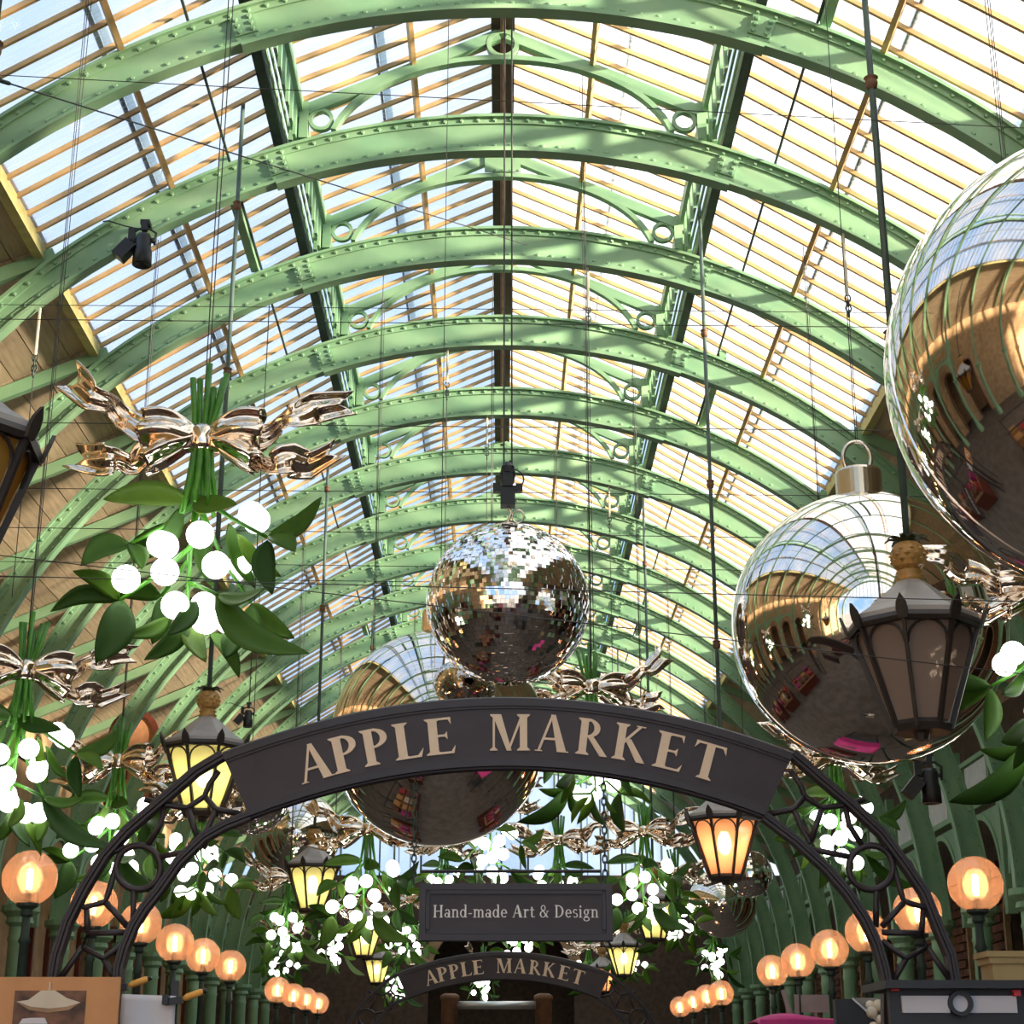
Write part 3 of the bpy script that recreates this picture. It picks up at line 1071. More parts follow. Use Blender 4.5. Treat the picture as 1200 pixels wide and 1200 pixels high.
def lantern(px, rim_y, d, label, lit='lantern_glass_lit', rz=0.0, scale=1.0):
    c = atd(px, rim_y, d)
    t = empty('hanging_lantern', c, rz, scale)
    tag(t, label, 'lantern', 'pineapple topped hanging lanterns')
    link('roof', LD['roof'], t)
    link('rim', LD['rim'], t)
    link('base', LD['base'], t)
    for k in range(8):
        link('pane', LD['panes'][lit][k], t)
        b = link('glazing_bar', LD['bars'][k], t)
        link('corner_leaf', LD['leaf'][k], b)
        link('pane_arch', LD['arcs'][k], t)
    n = link('neck', LD['neck'], t)
    p = link('pineapple_finial', LD['pineapple'], t)
    link('leaf_crown', LD['crown'], p)
    link('pineapple_scales', LD['scales'], p)
    link('bulb_holder', LD['holder'], t)
    link('bulb', LD['bulb']['lamp_bulb_off' if lit in ('lantern_glass_plain', 'lantern_glass_amber') else 'lamp_bulb'], t)
    L = (roofz(c.x) - c.z) / scale
    m = MB().tube([(0, 0, .55), (0, 0, L)], .022, 8)
    r = m.build('hanging_rod', 'rod_green', t, True)
    m = MB()
    z = 1.95
    while z < L - .3:
        m.lathe([(.022, z - .05), (.035, z - .04), (.045, z), (.035, z + .03), (.05, z + .04), (.022, z + .06)], 12)
        z += 1.9
    if m.v:
        m.build('rod_collar', 'timber_dark', r, True)
    return t


lantern(1071, 738, 10.3, 'unlit lantern in front of the capped mirrored bauble', 'lantern_glass_plain', 0.0)
lantern(-62, 520, 7.2, 'amber glazed lantern beside the boarded timber slope', 'lantern_glass_amber', 0.1)
lantern(241, 878, 15.9, 'yellow lit lantern behind the left shoulder of the large name arch', rz=.1)
lantern(848, 962, 18.2, 'orange lit lantern below the right shoulder of the large name arch', 'lantern_glass_orange', -.1)
lantern(367, 1017, 24.2, 'yellow lit lantern in front of the small silver bauble', rz=.15)
lantern(766, 1057, 27.5, 'yellow lit lantern beside the hand-made art sign', rz=.05)
lantern(427, 1085, 34, 'small yellow lantern half hidden in mistletoe below the gold bow', rz=.2)
lantern(442, 1125, 45, 'smallest yellow lantern above the far name arch lattice', rz=.1)
lantern(731, 1110, 37, 'small yellow lantern with green leaves across its roof', rz=.3)
lantern(706, 1135, 45, 'small orange lantern beside the end of the far name board', 'lantern_glass_orange')


# ================================================================== GLOBE LAMPS
m_globe = MB().lathe([(.075 if i == 0 else (0 if i == 18 else .212 * math.sin(PI * (0.115 + 0.885 * i / 18))), -.212 * math.cos(PI * (0.115 + 0.885 * i / 18))) for i in range(19)], 28).mesh('globe', 'globe_glass', True)
m_fil = MB().lathe([(0, -.09), (.022, -.085), (.024, .05), (.015, .07), (0, .075)], 12).mesh('filament_tube', 'filament', True)
m_inn = MB().lathe([(0, -.12), (.05, -.115), (.085, -.06), (.10, .0), (.085, .06), (.05, .105), (0, .125)], 18).mesh('inner_bulb', 'globe_inner', True)
m_hold = MB().lathe([(.03, -.30), (.05, -.28), (.045, -.24), (.085, -.215), (.085, -.19), (.03, -.185), (.02, -.09), (0, -.09)], 16).mesh('lamp_holder', 'iron_dark')


def globe_lamp(px, py, sx, label, grp):
    d = 3.67 * F_PX / abs(px - 587)
    c = atd(px, py, d)
    t = empty('globe_lamp', (c.x, c.y, 0))
    tag(t, label, 'globe lamp', grp)
    h = c.z
    link('globe', m_globe, t, (0, 0, h))
    link('filament_tube', m_fil, t, (0, 0, h))
    link('inner_bulb', m_inn, t, (0, 0, h))
    link('lamp_holder', m_hold, t, (0, 0, h))
    MB().lathe([(.14, 0), (.14, .08), (.07, .16), (.045, .5), (.035, h - .5), (.05, h - .48), (.035, h - .44), (.03, h - .25), (0, h - .25)], 12).build('post', 'iron_dark', t, True)


for L, sx, grp in (([(35, 1029), (110, 1060), (165, 1082), (205, 1105), (238, 1120), (270, 1132), (325, 1160), (344, 1167), (359, 1171), (373, 1176)], -1, 'globe lamps on posts before the warm stone wall'),
                   ([(1143, 1036), (1075, 1068), (1015, 1092), (972, 1112), (935, 1126), (905, 1138), (845, 1164), (828, 1168), (812, 1174), (797, 1180)], 1, 'globe lamps on posts before the brick wall')):
    for i, (x, y) in enumerate(L):
        wall = 'warm stone wall' if sx < 0 else 'red brick wall'
        if i == 0:
            lab = 'amber glass globe lamp on a post outside the name arch, %s behind' % wall
        elif i in (1, 2):
            lab = 'amber glass globe lamp seen through the name arch lattice, %s behind' % wall
        elif i < 6:
            lab = 'amber glass globe lamp in the middle of the row along the %s' % wall
        else:
            lab = 'small amber globe lamp in the far cluster along the %s' % wall
        globe_lamp(x, y, sx, lab, grp + (', near row' if i < 6 else ', far cluster'))


# ================================================================== MISTLETOE
K = .005


def L2(px, py, y=0.0):
    return Vector(((px - 238) * K, y, (515 - py) * K))


def make_mistletoe():
    root = empty('mistletoe_decoration')
    rng = random.Random(3)
    # upright cut stems above the bow and the bundle below
    for i, (xb, xt, yt) in enumerate([(228, 223, 440), (233, 230, 438), (240, 241, 420), (244, 247, 448), (248, 258, 436), (251, 264, 436)]):
        y = rng.uniform(-.05, .05)
        MB().tube([L2(236 + (xb - 236) * .5, 520, y * .5), L2(xb, 495, y), L2(xt, yt, y * 1.3)], [.014, .017, .019], 8).build('stem', 'stem_green', root, True)
    for i in range(8):
        a = 2 * PI * i / 8
        x, y = 13 * math.cos(a), .07 * math.sin(a)
        MB().tube([L2(238 + x * .6, 515, y * .5), L2(238 + x, 560, y), L2(238 + x * 1.6, 600 + 6 * (i % 3), y * 1.7)], [.02, .017, .012], 7).build('stem', 'stem_green', root, True)
    # branches
    J = {}
    br = [((238, 585, 0), (280, 620, -.12), (322, 642, -.1)), ((236, 590, 0), (195, 615, .1), (160, 640, .05)),
          ((236, 600, 0), (233, 660, -.05), (232, 728, 0)), ((234, 650, -.05), (205, 690, -.18), (164, 722, -.2)),
          ((232, 690, 0), (250, 703, -.15), (272, 715, -.2)), ((240, 600, 0), (262, 650, .2), (296, 700, .25)),
          ((234, 600, 0), (222, 650, .2), (190, 690, .28)), ((233, 720, 0), (250, 735, .08), (290, 738, .1))]
    for p in br:
        MB().tube([L2(*q) for q in p], [.016, .013, .011], 7).build('branch', 'stem_green', root, True)

    def leaf(b, t, w, bend, tilt, yb=0.0, yt=0.0):
        B, T = L2(b[0], b[1], yb), L2(t[0], t[1], yt)
        d = T - B
        n0 = Vector((0, -1, 0))
        s = d.cross(n0).normalized()
        nn = s.cross(d).normalized()
        ca, sa = math.cos(tilt), math.sin(tilt)
        side = s * ca + nn * sa
        nrm = nn * ca - s * sa
        hw = w * K / 2

        def fn(u, v):
            wv = hw * (math.sin(PI * min(1, max(0, u)) ** .85) ** .75 if 0 < u < 1 else 0.02)
            q = (v - .5) * 2
            return B + d * u + s * (bend * K * math.sin(PI * u)) + side * (q * wv) + nrm * (abs(q) * wv * .28)
        MB().surf(fn, 9, 4, .006).build('leaf', 'leaf', root, True)

    LV = [((226, 590), (134, 600), 30, 9, .5, 0, -.15), ((232, 592), (290, 612), 32, 6, .4, 0, -.25), ((322, 642), (384, 600), 26, 12, .3, -.1, -.2),
          ((322, 645), (332, 712), 28, 8, .3, -.1, -.15), ((324, 640), (358, 668), 26, -4, .4, -.1, -.25), ((160, 640), (107, 670), 28, 12, .3, .05, .0),
          ((160, 640), (182, 680), 22, -3, .5, .05, -.1), ((164, 722), (91, 738), 22, 14, .4, -.2, -.25), ((168, 722), (148, 798), 40, -6, .4, -.2, -.3),
          ((270, 714), (379, 787), 40, 22, .5, -.2, -.3), ((246, 718), (222, 764), 22, -4, .3, -.1, -.25), ((212, 732), (172, 762), 18, -6, .5, 0, -.2),
          ((292, 738), (278, 778), 26, 3, .3, .1, 0), ((255, 742), (292, 796), 18, -6, .3, .1, .1), ((218, 598), (178, 652), 22, -6, .6, 0, .15),
          ((270, 612), (300, 682), 24, 6, .6, .1, .25), ((296, 700), (345, 735), 26, 6, .4, .25, .4), ((190, 690), (130, 680), 26, 8, .4, .28, .45),
          ((190, 692), (180, 745), 24, -5, .4, .28, .35), ((240, 600), (250, 680), 22, 8, .4, .1, .3), ((164, 722), (120, 700), 22, 8, .4, -.2, -.4),
          ((236, 730), (196, 790), 24, -8, .5, -.05, -.2), ((240, 728), (262, 790), 26, 8, .4, 0, -.15), ((282, 628), (330, 668), 22, 8, .5, .05, .25),
          ((205, 612), (150, 622), 22, -6, .5, .1, .3), ((296, 702), (318, 760), 24, 6, .4, .25, .15), ((272, 716), (330, 716), 20, 10, .5, -.2, -.35)]
    for a in LV:
        leaf(*a)
    bulb = MB().sphere((0, 0, 0), .079, 20, 12).mesh('bulb', 'bulb_white', True)
    for x, y, dy in [(206, 652, -.1), (247, 642, -.15), (265, 675, -.1), (213, 690, -.22), (173, 702, -.28), (224, 725, -.15), (255, 737, -.05), (279, 733, .02), (298, 605, .05), (306, 616, -.02), (194, 640, .06),
                     (240, 700, .3), (282, 655, .25)]:
        link('bulb', bulb, root, L2(x, y, dy))
    # bow
    bow = MB()
    bow.lathe([(0, -.085), (.06, -.08), (.085, -.04), (.075, 0), (.088, .04), (.06, .085), (0, .09)], 20).build('bow_knot', 'ribbon_gold', root, True)
    for sx in (-1, 1):
        for up, ln, hh, zc in ((1, .32, .15, .02), (0, .27, .075, -.12)):
            m = MB()
            nu, nv = 14, 44
            vs, fs = [], []
            for i in range(nu + 1):
                u = i / nu
                h = hh * (.52 + .48 * math.sin(min(1, u * 1.3) * PI / 2))
                th = .05 + .065 * math.sin(PI * min(u * .7, 1))
                for j in range(nv):
                    a = 2 * PI * j / nv
                    sa, ca = math.sin(a), math.cos(a)
                    z = h * math.copysign(abs(sa) ** .8, sa)
                    y = th * math.copysign(abs(ca) ** .6, ca) * (1 + .42 * min(1, u * 2.5) * math.cos(3.4 * PI * z / h * .5 + .5))
                    x = .04 + ln * u + .012 * math.cos(5 * z / h) * u
                    zz = zc * u + z + (.02 * math.sin(PI * u) if up else -.03 * u)
                    vs.append((sx * x, y - .02, zz))
            for i in range(nu):
                for j in range(nv):
                    k = (j + 1) % nv
                    fs.append((i * nv + j, i * nv + k, i * nv + nv + k, i * nv + nv + j))
            # folded-in end
            e = len(vs)
            for j in range(nv):
                p = vs[nu * nv + j]
                vs.append((p[0] - sx * .06, p[1] * .6, zc + (p[2] - zc) * .72))
            for j in range(nv):
                k = (j + 1) % nv
                fs.append((nu * nv + j, nu * nv + k, e + k, e + j))
            fs.append(tuple(range(e, e + nv)))
            fs.append(tuple(range(nv - 1, -1, -1)))
            m.add(vs, fs).build('bow_loop', 'ribbon_gold', root, True)
    tails = [[(-.20, .02), (-.36, .02), (-.46, .14), (-.56, .22), (-.66, .27), (-.77, .36)],
             [(-.22, -.05), (-.34, -.08), (-.42, -.16), (-.50, -.12), (-.58, -.13), (-.69, -.10)],
             [(.20, .0), (.34, .02), (.44, .10), (.54, .11), (.64, .20), (.79, .22)],
             [(.22, -.06), (.34, -.12), (.43, -.19), (.52, -.13), (.62, -.17), (.73, -.10)]]
    for q, path in enumerate(tails):
        pts = [Vector((x, 0, z)) for x, z in path]

        def cen(u):
            f = u * (len(pts) - 1)
            i = min(int(f), len(pts) - 2)
            t = f - i
            t2 = t * t * (3 - 2 * t)
            return pts[i].lerp(pts[i + 1], t) * .6 + pts[i].lerp(pts[i + 1], t2) * .4

        def fn(u, v, q=q):
            c = cen(u)
            d = (cen(min(1, u + .03)) - cen(max(0, u - .03))).normalized()
            up = Vector((-d.z, 0, d.x))
            ou = Vector((0, -1, 0))
            tw = .5 * math.sin(u * 6 + q)
            w = (.082 + .022 * math.sin(u * 8 + q)) * (1 if u > .1 else .75)
            s = up * math.cos(tw) + ou * math.sin(tw)
            n = ou * math.cos(tw) - up * math.sin(tw)
            r = (v - .5) * 2
            if u > .9:
                c = c + d * (abs(r) * .10 * (u - .9) / .1)
            return c + s * (r * w) + n * (.014 * math.cos(r * 6.5) + .045 * math.sin(u * 10 + q))
        MB().surf(fn, 26, 12, .008).build('ribbon_tail', 'ribbon_gold', root, True)
    return root


MI = make_mistletoe()
mis = [(238, 515, 9.9, 0, 'mistletoe and gold bow hanging alone before the spotlight and glass roof'),
       (30, 786, 13.2, .5, 'mistletoe with gold bow hanging against the boarded timber slope'),
       (140, 893, 17.6, -.25, 'mistletoe with gold bow just behind the lattice of the name arch, near the amber globes'),
       (1230, 690, 11.15, PI, 'mistletoe with gold ribbon hanging beside the unlit pineapple lantern'),
       (693, 806, 17.3, PI + .3, 'mistletoe with silver gold bow behind the large name arch under the mirror ball'),
       (978, 890, 18.2, .35, 'mistletoe with gold bow under the capped bauble, behind the arch lattice'),
       (432, 972, 20.5, -.3, 'mistletoe with gold bow beneath the bauble behind the name arch'),
       (575, 930, 22.5, .6, 'mistletoe hidden behind the central bauble above the hand-made art sign'),
       (236, 940, 21.0, 2.8, 'mistletoe hanging under the yellow lantern behind the arch lattice'),
       (340, 1030, 28, .3, 'mistletoe below the small silver bauble and yellow lantern'),
       (792, 1022, 29.8, 3.4, 'mistletoe beside the yellow lantern next to the hand-made art sign'),
       (390, 1062, 35, .9, 'far mistletoe near the small yellow lantern, left of the hand-made art sign'),
       (480, 1055, 36, -.5, 'far mistletoe hanging just beside the hand-made art sign'),
       (610, 1062, 33, .2, 'far mistletoe hanging between the hand-made art sign and far name board'),
       (735, 1085, 42, 2.6, 'far mistletoe around the small orange lantern'),
       (465, 1120, 47, .4, 'farthest mistletoe seen inside the far arch lattice, by the smallest lantern'),
       (690, 1110, 50, 3.0, 'farthest mistletoe seen under the far name board beside the steel rail'),
       (520, 990, 31, .5, 'mistletoe hanging under the central bauble, just above the hand-made art sign bar'),
       (655, 985, 26, 2.9, 'mistletoe hanging above the right end of the hand-made art sign'),
       (755, 975, 23.5, -.4, 'mistletoe hanging between the name arch and the yellow lantern by the sign'),
       (835, 1085, 39, .7, 'far mistletoe beside the dark bauble, above the far globe cluster'),
       (330, 1085, 41, 2.7, 'far mistletoe above the far globe cluster by the stone wall'),
       (565, 1125, 50, 1.0, 'farthest mistletoe seen under the middle of the far name board')]
for i, (px, py, d, rz, lab) in enumerate(mis):
    o = MI if i == 0 else copy_tree(MI)
    o.location = atd(px, py, d)
    o.rotation_euler.z = rz
    tag(o, lab, 'mistletoe', 'mistletoe decorations with ribbon bows')
    c = o.location
    H = roofz(c.x) - c.z
    for dx in ((-.02, .03) if i == 0 else (0.0,)):
        MB().tube([(dx * .3, 0, .0), (dx, 0, H)], .0035 if d < 15 else .006, 6).build('suspension_wire', 'wire', o)


# ================================================================== LETTERS
def q4(p, w0, r, w1):
    return [(p[0] - w0 / 2, p[1]), (p[0] + w0 / 2, p[1]), (r[0] + w1 / 2, r[1]), (r[0] - w1 / 2, r[1])]


def st(x, w, z0=0.0, z1=1.0, s=.075, bot=True, top=True):
    b, t = (s if bot else 0), (s if top else 0)
    return [(x - b, z0), (x + w + b, z0), (x + w + b, z0 + .025), (x + w, z0 + .09), (x + w, z1 - .09), (x + w + t, z1 - .025), (x + w + t, z1), (x - t, z1), (x - t, z1 - .025), (x, z1 - .09), (x, z0 + .09), (x - b, z0 + .025)]


def bx(x0, z0, x1, z1):
    return [(x0, z0), (x1, z0), (x1, z1), (x0, z1)]


def rg(cx, cz, rx, rz, tx, tz, a0, a1, n=16):
    a0, a1 = a0 * DEG, a1 * DEG
    out = []
    for i in range(n):
        a, b = a0 + (a1 - a0) * i / n, a0 + (a1 - a0) * (i + 1) / n
        out.append([(cx + rx * math.cos(a), cz + rz * math.sin(a)), (cx + rx * math.cos(b), cz + rz * math.sin(b)),
                    (cx + (rx - tx) * math.cos(b), cz + (rz - tz) * math.sin(b)), (cx + (rx - tx) * math.cos(a), cz + (rz - tz) * math.sin(a))])
    return out


GL = {
    'A': ([q4((.09, 0), .07, (.41, 1), .06), q4((.69, 0), .24, (.43, 1.02), .12), bx(.19, .32, .58, .38), bx(0, 0, .19, .03), bx(.56, 0, .86, .03)], .86),
    'P': ([st(.09, .20)] + rg(.28, .73, .34, .27, .16, .06, -90, 90) + [bx(.2, .94, .29, 1.0), bx(.2, .46, .29, .52)], .64),
    'R': ([st(.09, .20)] + rg(.28, .74, .33, .26, .16, .06, -90, 90) + [bx(.2, .94, .29, 1.0), bx(.2, .48, .29, .54), q4((.76, 0), .2, (.36, .52), .17)], .82),
    'K': ([st(.09, .20), q4((.24, .46), .09, (.66, 1), .09), q4((.76, 0), .22, (.36, .60), .17), bx(.54, .97, .78, 1.0)], .84),
    'E': ([st(.09, .20), bx(.2, .94, .60, 1.0), bx(.2, .48, .50, .54), bx(.2, 0, .62, .06), [(.54, .94), (.60, .80), (.60, .94)], [(.56, .06), (.66, .22), (.62, .0)], [(.44, .54), (.50, .62), (.50, .40), (.44, .48)]], .68),
    'L': ([st(.09, .20), bx(.2, 0, .60, .06), [(.52, .06), (.66, .24), (.60, .0)]], .66),
    'T': ([st(.27, .20, top=False), bx(.02, .94, .73, 1.0), [(.02, .94), (.0, .78), (.10, .94)], [(.65, .94), (.75, .78), (.73, .94)]], .75),
    'M': ([st(.07, .06), q4((.52, .0), .13, (.18, 1), .24), q4((.52, .06), .06, (.88, 1), .07), st(.81, .20), bx(.0, .97, .2, 1.0)], 1.1),
    'H': ([st(.09, .14), st(.60, .14), bx(.2, .48, .62, .54)], .86),
    'D': ([st(.09, .14)] + rg(.26, .5, .48, .5, .14, .06, -90, 90) + [bx(.2, .94, .27, 1), bx(.2, 0, .27, .06)], .82),
    'a': (rg(.23, .19, .2, .2, .11, .05, 0, 360) + [bx(.36, .0, .48, .46), bx(.44, .0, .55, .05)] + rg(.27, .44, .21, .23, .11, .06, 0, 155), .56),
    'n': ([bx(.08, 0, .20, .67), bx(0, .62, .1, .67), bx(.0, 0, .28, .04), bx(.42, 0, .54, .45), bx(.35, 0, .62, .04)] + rg(.33, .44, .21, .23, .12, .07, 0, 150), .63),
    'm': ([bx(.08, 0, .20, .67), bx(0, .62, .1, .67), bx(.0, 0, .28, .04), bx(.40, 0, .52, .45), bx(.34, 0, .58, .04), bx(.72, 0, .84, .45), bx(.66, 0, .92, .04)] + rg(.32, .44, .20, .23, .12, .07, 0, 150) + rg(.64, .44, .20, .23, .12, .07, 0, 150), .93),
    'd': (rg(.27, .33, .25, .34, .12, .06, 0, 360) + [bx(.42, 0, .54, 1.04), bx(.34, 1.0, .44, 1.04), bx(.5, 0, .6, .05)], .63),
    'e': (rg(.28, .33, .26, .34, .12, .06, 0, 320) + [bx(.1, .32, .53, .38)], .57),
    'r': ([bx(.08, 0, .20, .67), bx(0, .62, .1, .67), bx(.0, 0, .30, .04)] + rg(.33, .44, .18, .23, .1, .1, 40, 150), .47),
    't': ([bx(.12, .06, .24, .86), bx(.02, .60, .38, .66)] + rg(.30, .14, .18, .14, .11, .06, 180, 330), .42),
    's': (rg(.22, .50, .19, .18, .10, .06, 30, 250) + rg(.23, .18, .20, .19, .10, .06, -150, 90), .46),
    'i': ([bx(.08, 0, .20, .67), bx(0, .62, .1, .67), bx(.0, 0, .28, .04), bx(.07, .82, .21, .96)], .32),
    'g': (rg(.25, .44, .21, .24, .11, .06, 0, 360) + rg(.26, -.12, .26, .18, .09, .06, 0, 360) + [bx(.08, .06, .40, .14), bx(.38, .60, .56, .66)], .58),
    '&': (rg(.30, .77, .20, .24, .08, .06, 0, 360) + rg(.28, .27, .27, .28, .12, .06, 60, 340) + [q4((.66, 0), .15, (.22, .66), .1), q4((.52, .14), .06, (.66, .52), .06), bx(.54, .5, .78, .54)], .84),
    '-': ([bx(.04, .28, .32, .35)], .38),
    ' ': ([], .30),
}
LM = {}


def letter_mesh(ch, mat):
    if (ch, mat) not in LM:
        m = MB()
        polys, adv = GL[ch]
        for i, p in enumerate(polys):
            area = sum(p[k][0] * p[(k + 1) % len(p)][1] - p[(k + 1) % len(p)][0] * p[k][1] for k in range(len(p)))
            if area < 0:
                p = p[::-1]
            e = .0004 * (i % 7)
            m.prism([(x - adv / 2, z) for x, z in p], -.06 - e, 0.02)
        LM[(ch, mat)] = m.mesh('letter', mat)
    return LM[(ch, mat)]


def put_letter(ch, mat, parent, loc, h, ang=0.0):
    o = link('letter', letter_mesh(ch, mat), parent, loc, (0, ang, 0), h)
    return o


# ================================================================== NAME ARCH
def name_arch(Y, y0, label, board, frame, letters, scale_from=None, detail=True):
    """basket-handle sign arch; drawn on the near cross plane, set up at Y"""
    Yn = 9.5
    base = atY(590, 1150, Yn)
    root = empty('name_arch', (0, Y, 0))
    tag(root, label, 'sign arch', 'market name arches')
    P = lambda x, y: (atY(x, y, Yn) - Vector((0, Yn, 0)))
    X = lambda x, y: (P(x, y).x, P(x, y).z)
    top = lambda x: 821 + (x - 595) ** 2 / (2 * 863)
    bot = lambda x: 899 + (x - 595) ** 2 / 1560
    n = 40
    A = [X(262 + 666 * i / n, top(262 + 666 * i / n)) for i in range(n + 1)]
    B = [X(293 + 602 * i / n, bot(293 + 602 * i / n)) for i in range(n + 1)]
    MB().strip(A, B, -.03, .03).build('board', board, root)
    mid = lambda p, q, t: (p[0] + (q[0] - p[0]) * t, p[1] + (q[1] - p[1]) * t)
    C = [mid(a, b, .10) for a, b in zip(A, B)]
    D = [mid(a, b, .90) for a, b in zip(A, B)]
    MB().strip(A, C, -.05, .05).build('moulding', frame, root)
    MB().strip(D, B, -.05, .05).build('moulding', frame, root)
    C2 = [mid(a, b, .14) for a, b in zip(A, B)]
    D2 = [mid(a, b, .86) for a, b in zip(A, B)]
    MB().strip(C, C2, -.04, .0).build('moulding', board, root)
    MB().strip(D2, D, -.04, .0).build('moulding', board, root)
    # cap rail along the top and bottom edge
    MB().tube([(x, 0, z) for x, z in A], .022, 6).build('edge_rail', frame, root)
    MB().tube([(x, 0, z) for x, z in B], .022, 6).build('edge_rail', frame, root)
    for k, (ya, yb) in enumerate(((822, 899),)):
        a, b = X(595, 823), X(595, 898)
    # curved legs
    legs = [[(262, 885), (230, 904), (200, 930), (150, 973), (123, 1003), (100, 1040), (80, 1080), (67, 1120), (60, 1160), (58, 1215)],
            [(293, 956), (265, 967), (240, 981), (210, 1010), (187, 1043), (170, 1064), (157, 1085), (146, 1112), (140, 1135), (135, 1215)],
            [(928, 884), (950, 903), (997, 943), (1033, 977), (1060, 1013), (1083, 1047), (1100, 1090), (1113, 1120), (1119, 1155), (1121, 1215)],
            [(895, 957), (933, 986), (967, 1017), (993, 1047), (1013, 1077), (1027, 1107), (1035, 1135), (1039, 1155), (1040, 1215)]]
    for pl_ in legs:
        pts = [P(*q) for q in pl_]
        pts.append(Vector((pts[-1].x, 0, y0)))
        SA, SB = [], []
        for k in range(len(pts)):
            d = (pts[min(k + 1, len(pts) - 1)] - pts[max(k - 1, 0)]).normalized()
            nx, nz = -d.z * .026, d.x * .026
            SA.append((pts[k].x + nx, pts[k].z + nz))
            SB.append((pts[k].x - nx, pts[k].z - nz))
        m = MB().strip(SA, SB, -.045, .045)
        cu = [((p[0] + r_[0]) / 2, (p[1] + r_[1]) / 2) for p, r_ in zip(SA, SB)]
        m.tube([(x_, -.045, z_) for x_, z_ in cu[:-1]], .012, 6)
        m.build('leg', frame, root)
    if not detail:
        lat_w = .018
    lat_w = .017
    c5 = lambda a: (900 + a[0] / 3, 800 + a[1] / 3)
    LAT = [[(80, 310), (115, 360), (130, 400), (190, 440), (270, 430), (340, 410)], [(190, 440), (150, 560)], [(0, 462), (90, 445), (130, 400)], [(90, 445), (118, 510), (150, 560), (120, 575)],
           [(270, 430), (285, 500), (330, 572)], [(150, 585), (285, 612)], [(440, 640), (468, 740), (480, 770), (550, 790), (575, 780)], [(480, 770), (400, 858)], [(380, 720), (380, 860)],
           [(400, 878), (540, 880), (560, 930), (485, 970), (400, 908)], [(540, 880), (545, 800)], [(560, 930), (640, 1045)], [(485, 970), (440, 1050)], [(410, 575), (475, 610)]]
    for mirror in (False, True):
        f = (lambda a: c5(a)) if not mirror else (lambda a: (1183 - c5(a)[0], c5(a)[1]))
        for ln in LAT:
            MB().tube([P(*f(a)) for a in ln], lat_w, 6).build('lattice_bar', frame, root, True)
        cc = f((362, 650))
        MB().tube([P(cc[0] + 26 * math.cos(a * PI / 12), cc[1] + 26 * math.sin(a * PI / 12)) for a in range(24)], lat_w * 1.1, 6, True).build('lattice_ring', frame, root, True)
    xs = [(374, 'A'), (409, 'P'), (444, 'P'), (481, 'L'), (518, 'E'), (598, 'M'), (646, 'A'), (691, 'R'), (734, 'K'), (780, 'E'), (823, 'T')]
    for x, ch in xs:
        yb = 881 + (x - 600) ** 2 / 1500
        p = P(x, yb)
        p2 = P(x + 4, 881 + (x + 4 - 600) ** 2 / 1500)
        ang = math.atan2(-(p2.z - p.z), p2.x - p.x)
        o = put_letter(ch, letters, root, (p.x, -.028, p.z), .208, ang)
        o.scale.x *= {'A': 1.06, 'P': 1.2, 'L': 1.22, 'E': 1.24, 'M': 1.0, 'R': 1.03, 'K': 1.06, 'T': 1.18}[ch]
    return root, P


NA, PX = name_arch(9.5, 0, 'large dark arched sign reading APPLE MARKET in cream letters above iron lattice', 'sign_board', 'sign_frame', 'letter_cream')
FA, _ = name_arch(26.4, 0.2576, 'smaller far arched sign reading APPLE MARKET under the hand-made art sign', 'sign_board', 'sign_frame', 'letter_cream')
p0 = atY(590, 1128, 26.4)
FA.location = (p0.x - (atY(595, 860, 9.5).x), 26.4, p0.z - (atY(595, 850, 9.5).z) + .0)

# ---------------------------------------------------------------- hanging sign below the arch
a, b = atY(492, 1036, 9.5), atY(718, 1103, 9.5)
hc = (a + b) / 2
hs = empty('hanging_sign', hc)
tag(hs, 'dark rectangular hanging sign reading Hand-made Art & Design in white', 'sign')
hw, hh = (b.x - a.x) / 2, (a.z - b.z) / 2
MB().box((0, 0, 0), (hw * 2, .05, hh * 2)).build('board', 'sign_board', hs)
fr = .035
for (x, z, w, h) in ((0, hh - fr / 2, hw * 2, fr), (0, -hh + fr / 2, hw * 2, fr), (-hw + fr / 2, 0, fr, hh * 2 - fr * 2), (hw - fr / 2, 0, fr, hh * 2 - fr * 2)):
    MB().box((x, 0, z), (w, .085, h)).build('frame_moulding', 'sign_frame', hs)
fr2 = .02
for (x, z, w, h) in ((0, hh - fr - .012, hw * 2 - .12, fr2), (0, -hh + fr + .012, hw * 2 - .12, fr2), (-hw + fr + .012, 0, fr2, hh * 2 - .12), (hw - fr - .012, 0, fr2, hh * 2 - .12)):
    MB().box((x, -.028, z), (w, .02, h)).build('frame_moulding', 'sign_frame', hs)
txt = 'Hand-made Art & Design'
tw = sum(GL[c][1] + .05 for c in txt)
lh = (atY(700, 1069, 9.5).x - atY(506, 1069, 9.5).x) / tw
x = -tw / 2
for ch in txt:
    adv = GL[ch][1] + .05
    if ch != ' ':
        put_letter(ch, 'letter_white', hs, ((x + adv / 2) * lh, -.0245, -lh * .44), lh)
    x += adv
rod_z = atY(600, 1023, 9.5).z - hc.z
MB().tube([(-hw + .01, 0, rod_z + .008), (hw - .06, 0, rod_z + .01)], .009, 8).build('hanging_bar', 'sign_frame', hs)
for px, ytop in ((487, 905), (707, 906)):
    p = atY(px, ytop, 9.5) - hc
    m = MB()
    z = p.z
    k = 0
    zb = hh - .01
    while z > zb:
        al = (k % 2) * PI / 2
        m.tube([(p.x + .012 * math.cos(q * PI / 4) * math.cos(al), .012 * math.cos(q * PI / 4) * math.sin(al), z + .026 * math.sin(q * PI / 4)) for q in range(8)], .005, 5, True)
        z -= .04
        k += 1
    m.build('chain', 'iron_dark', hs)

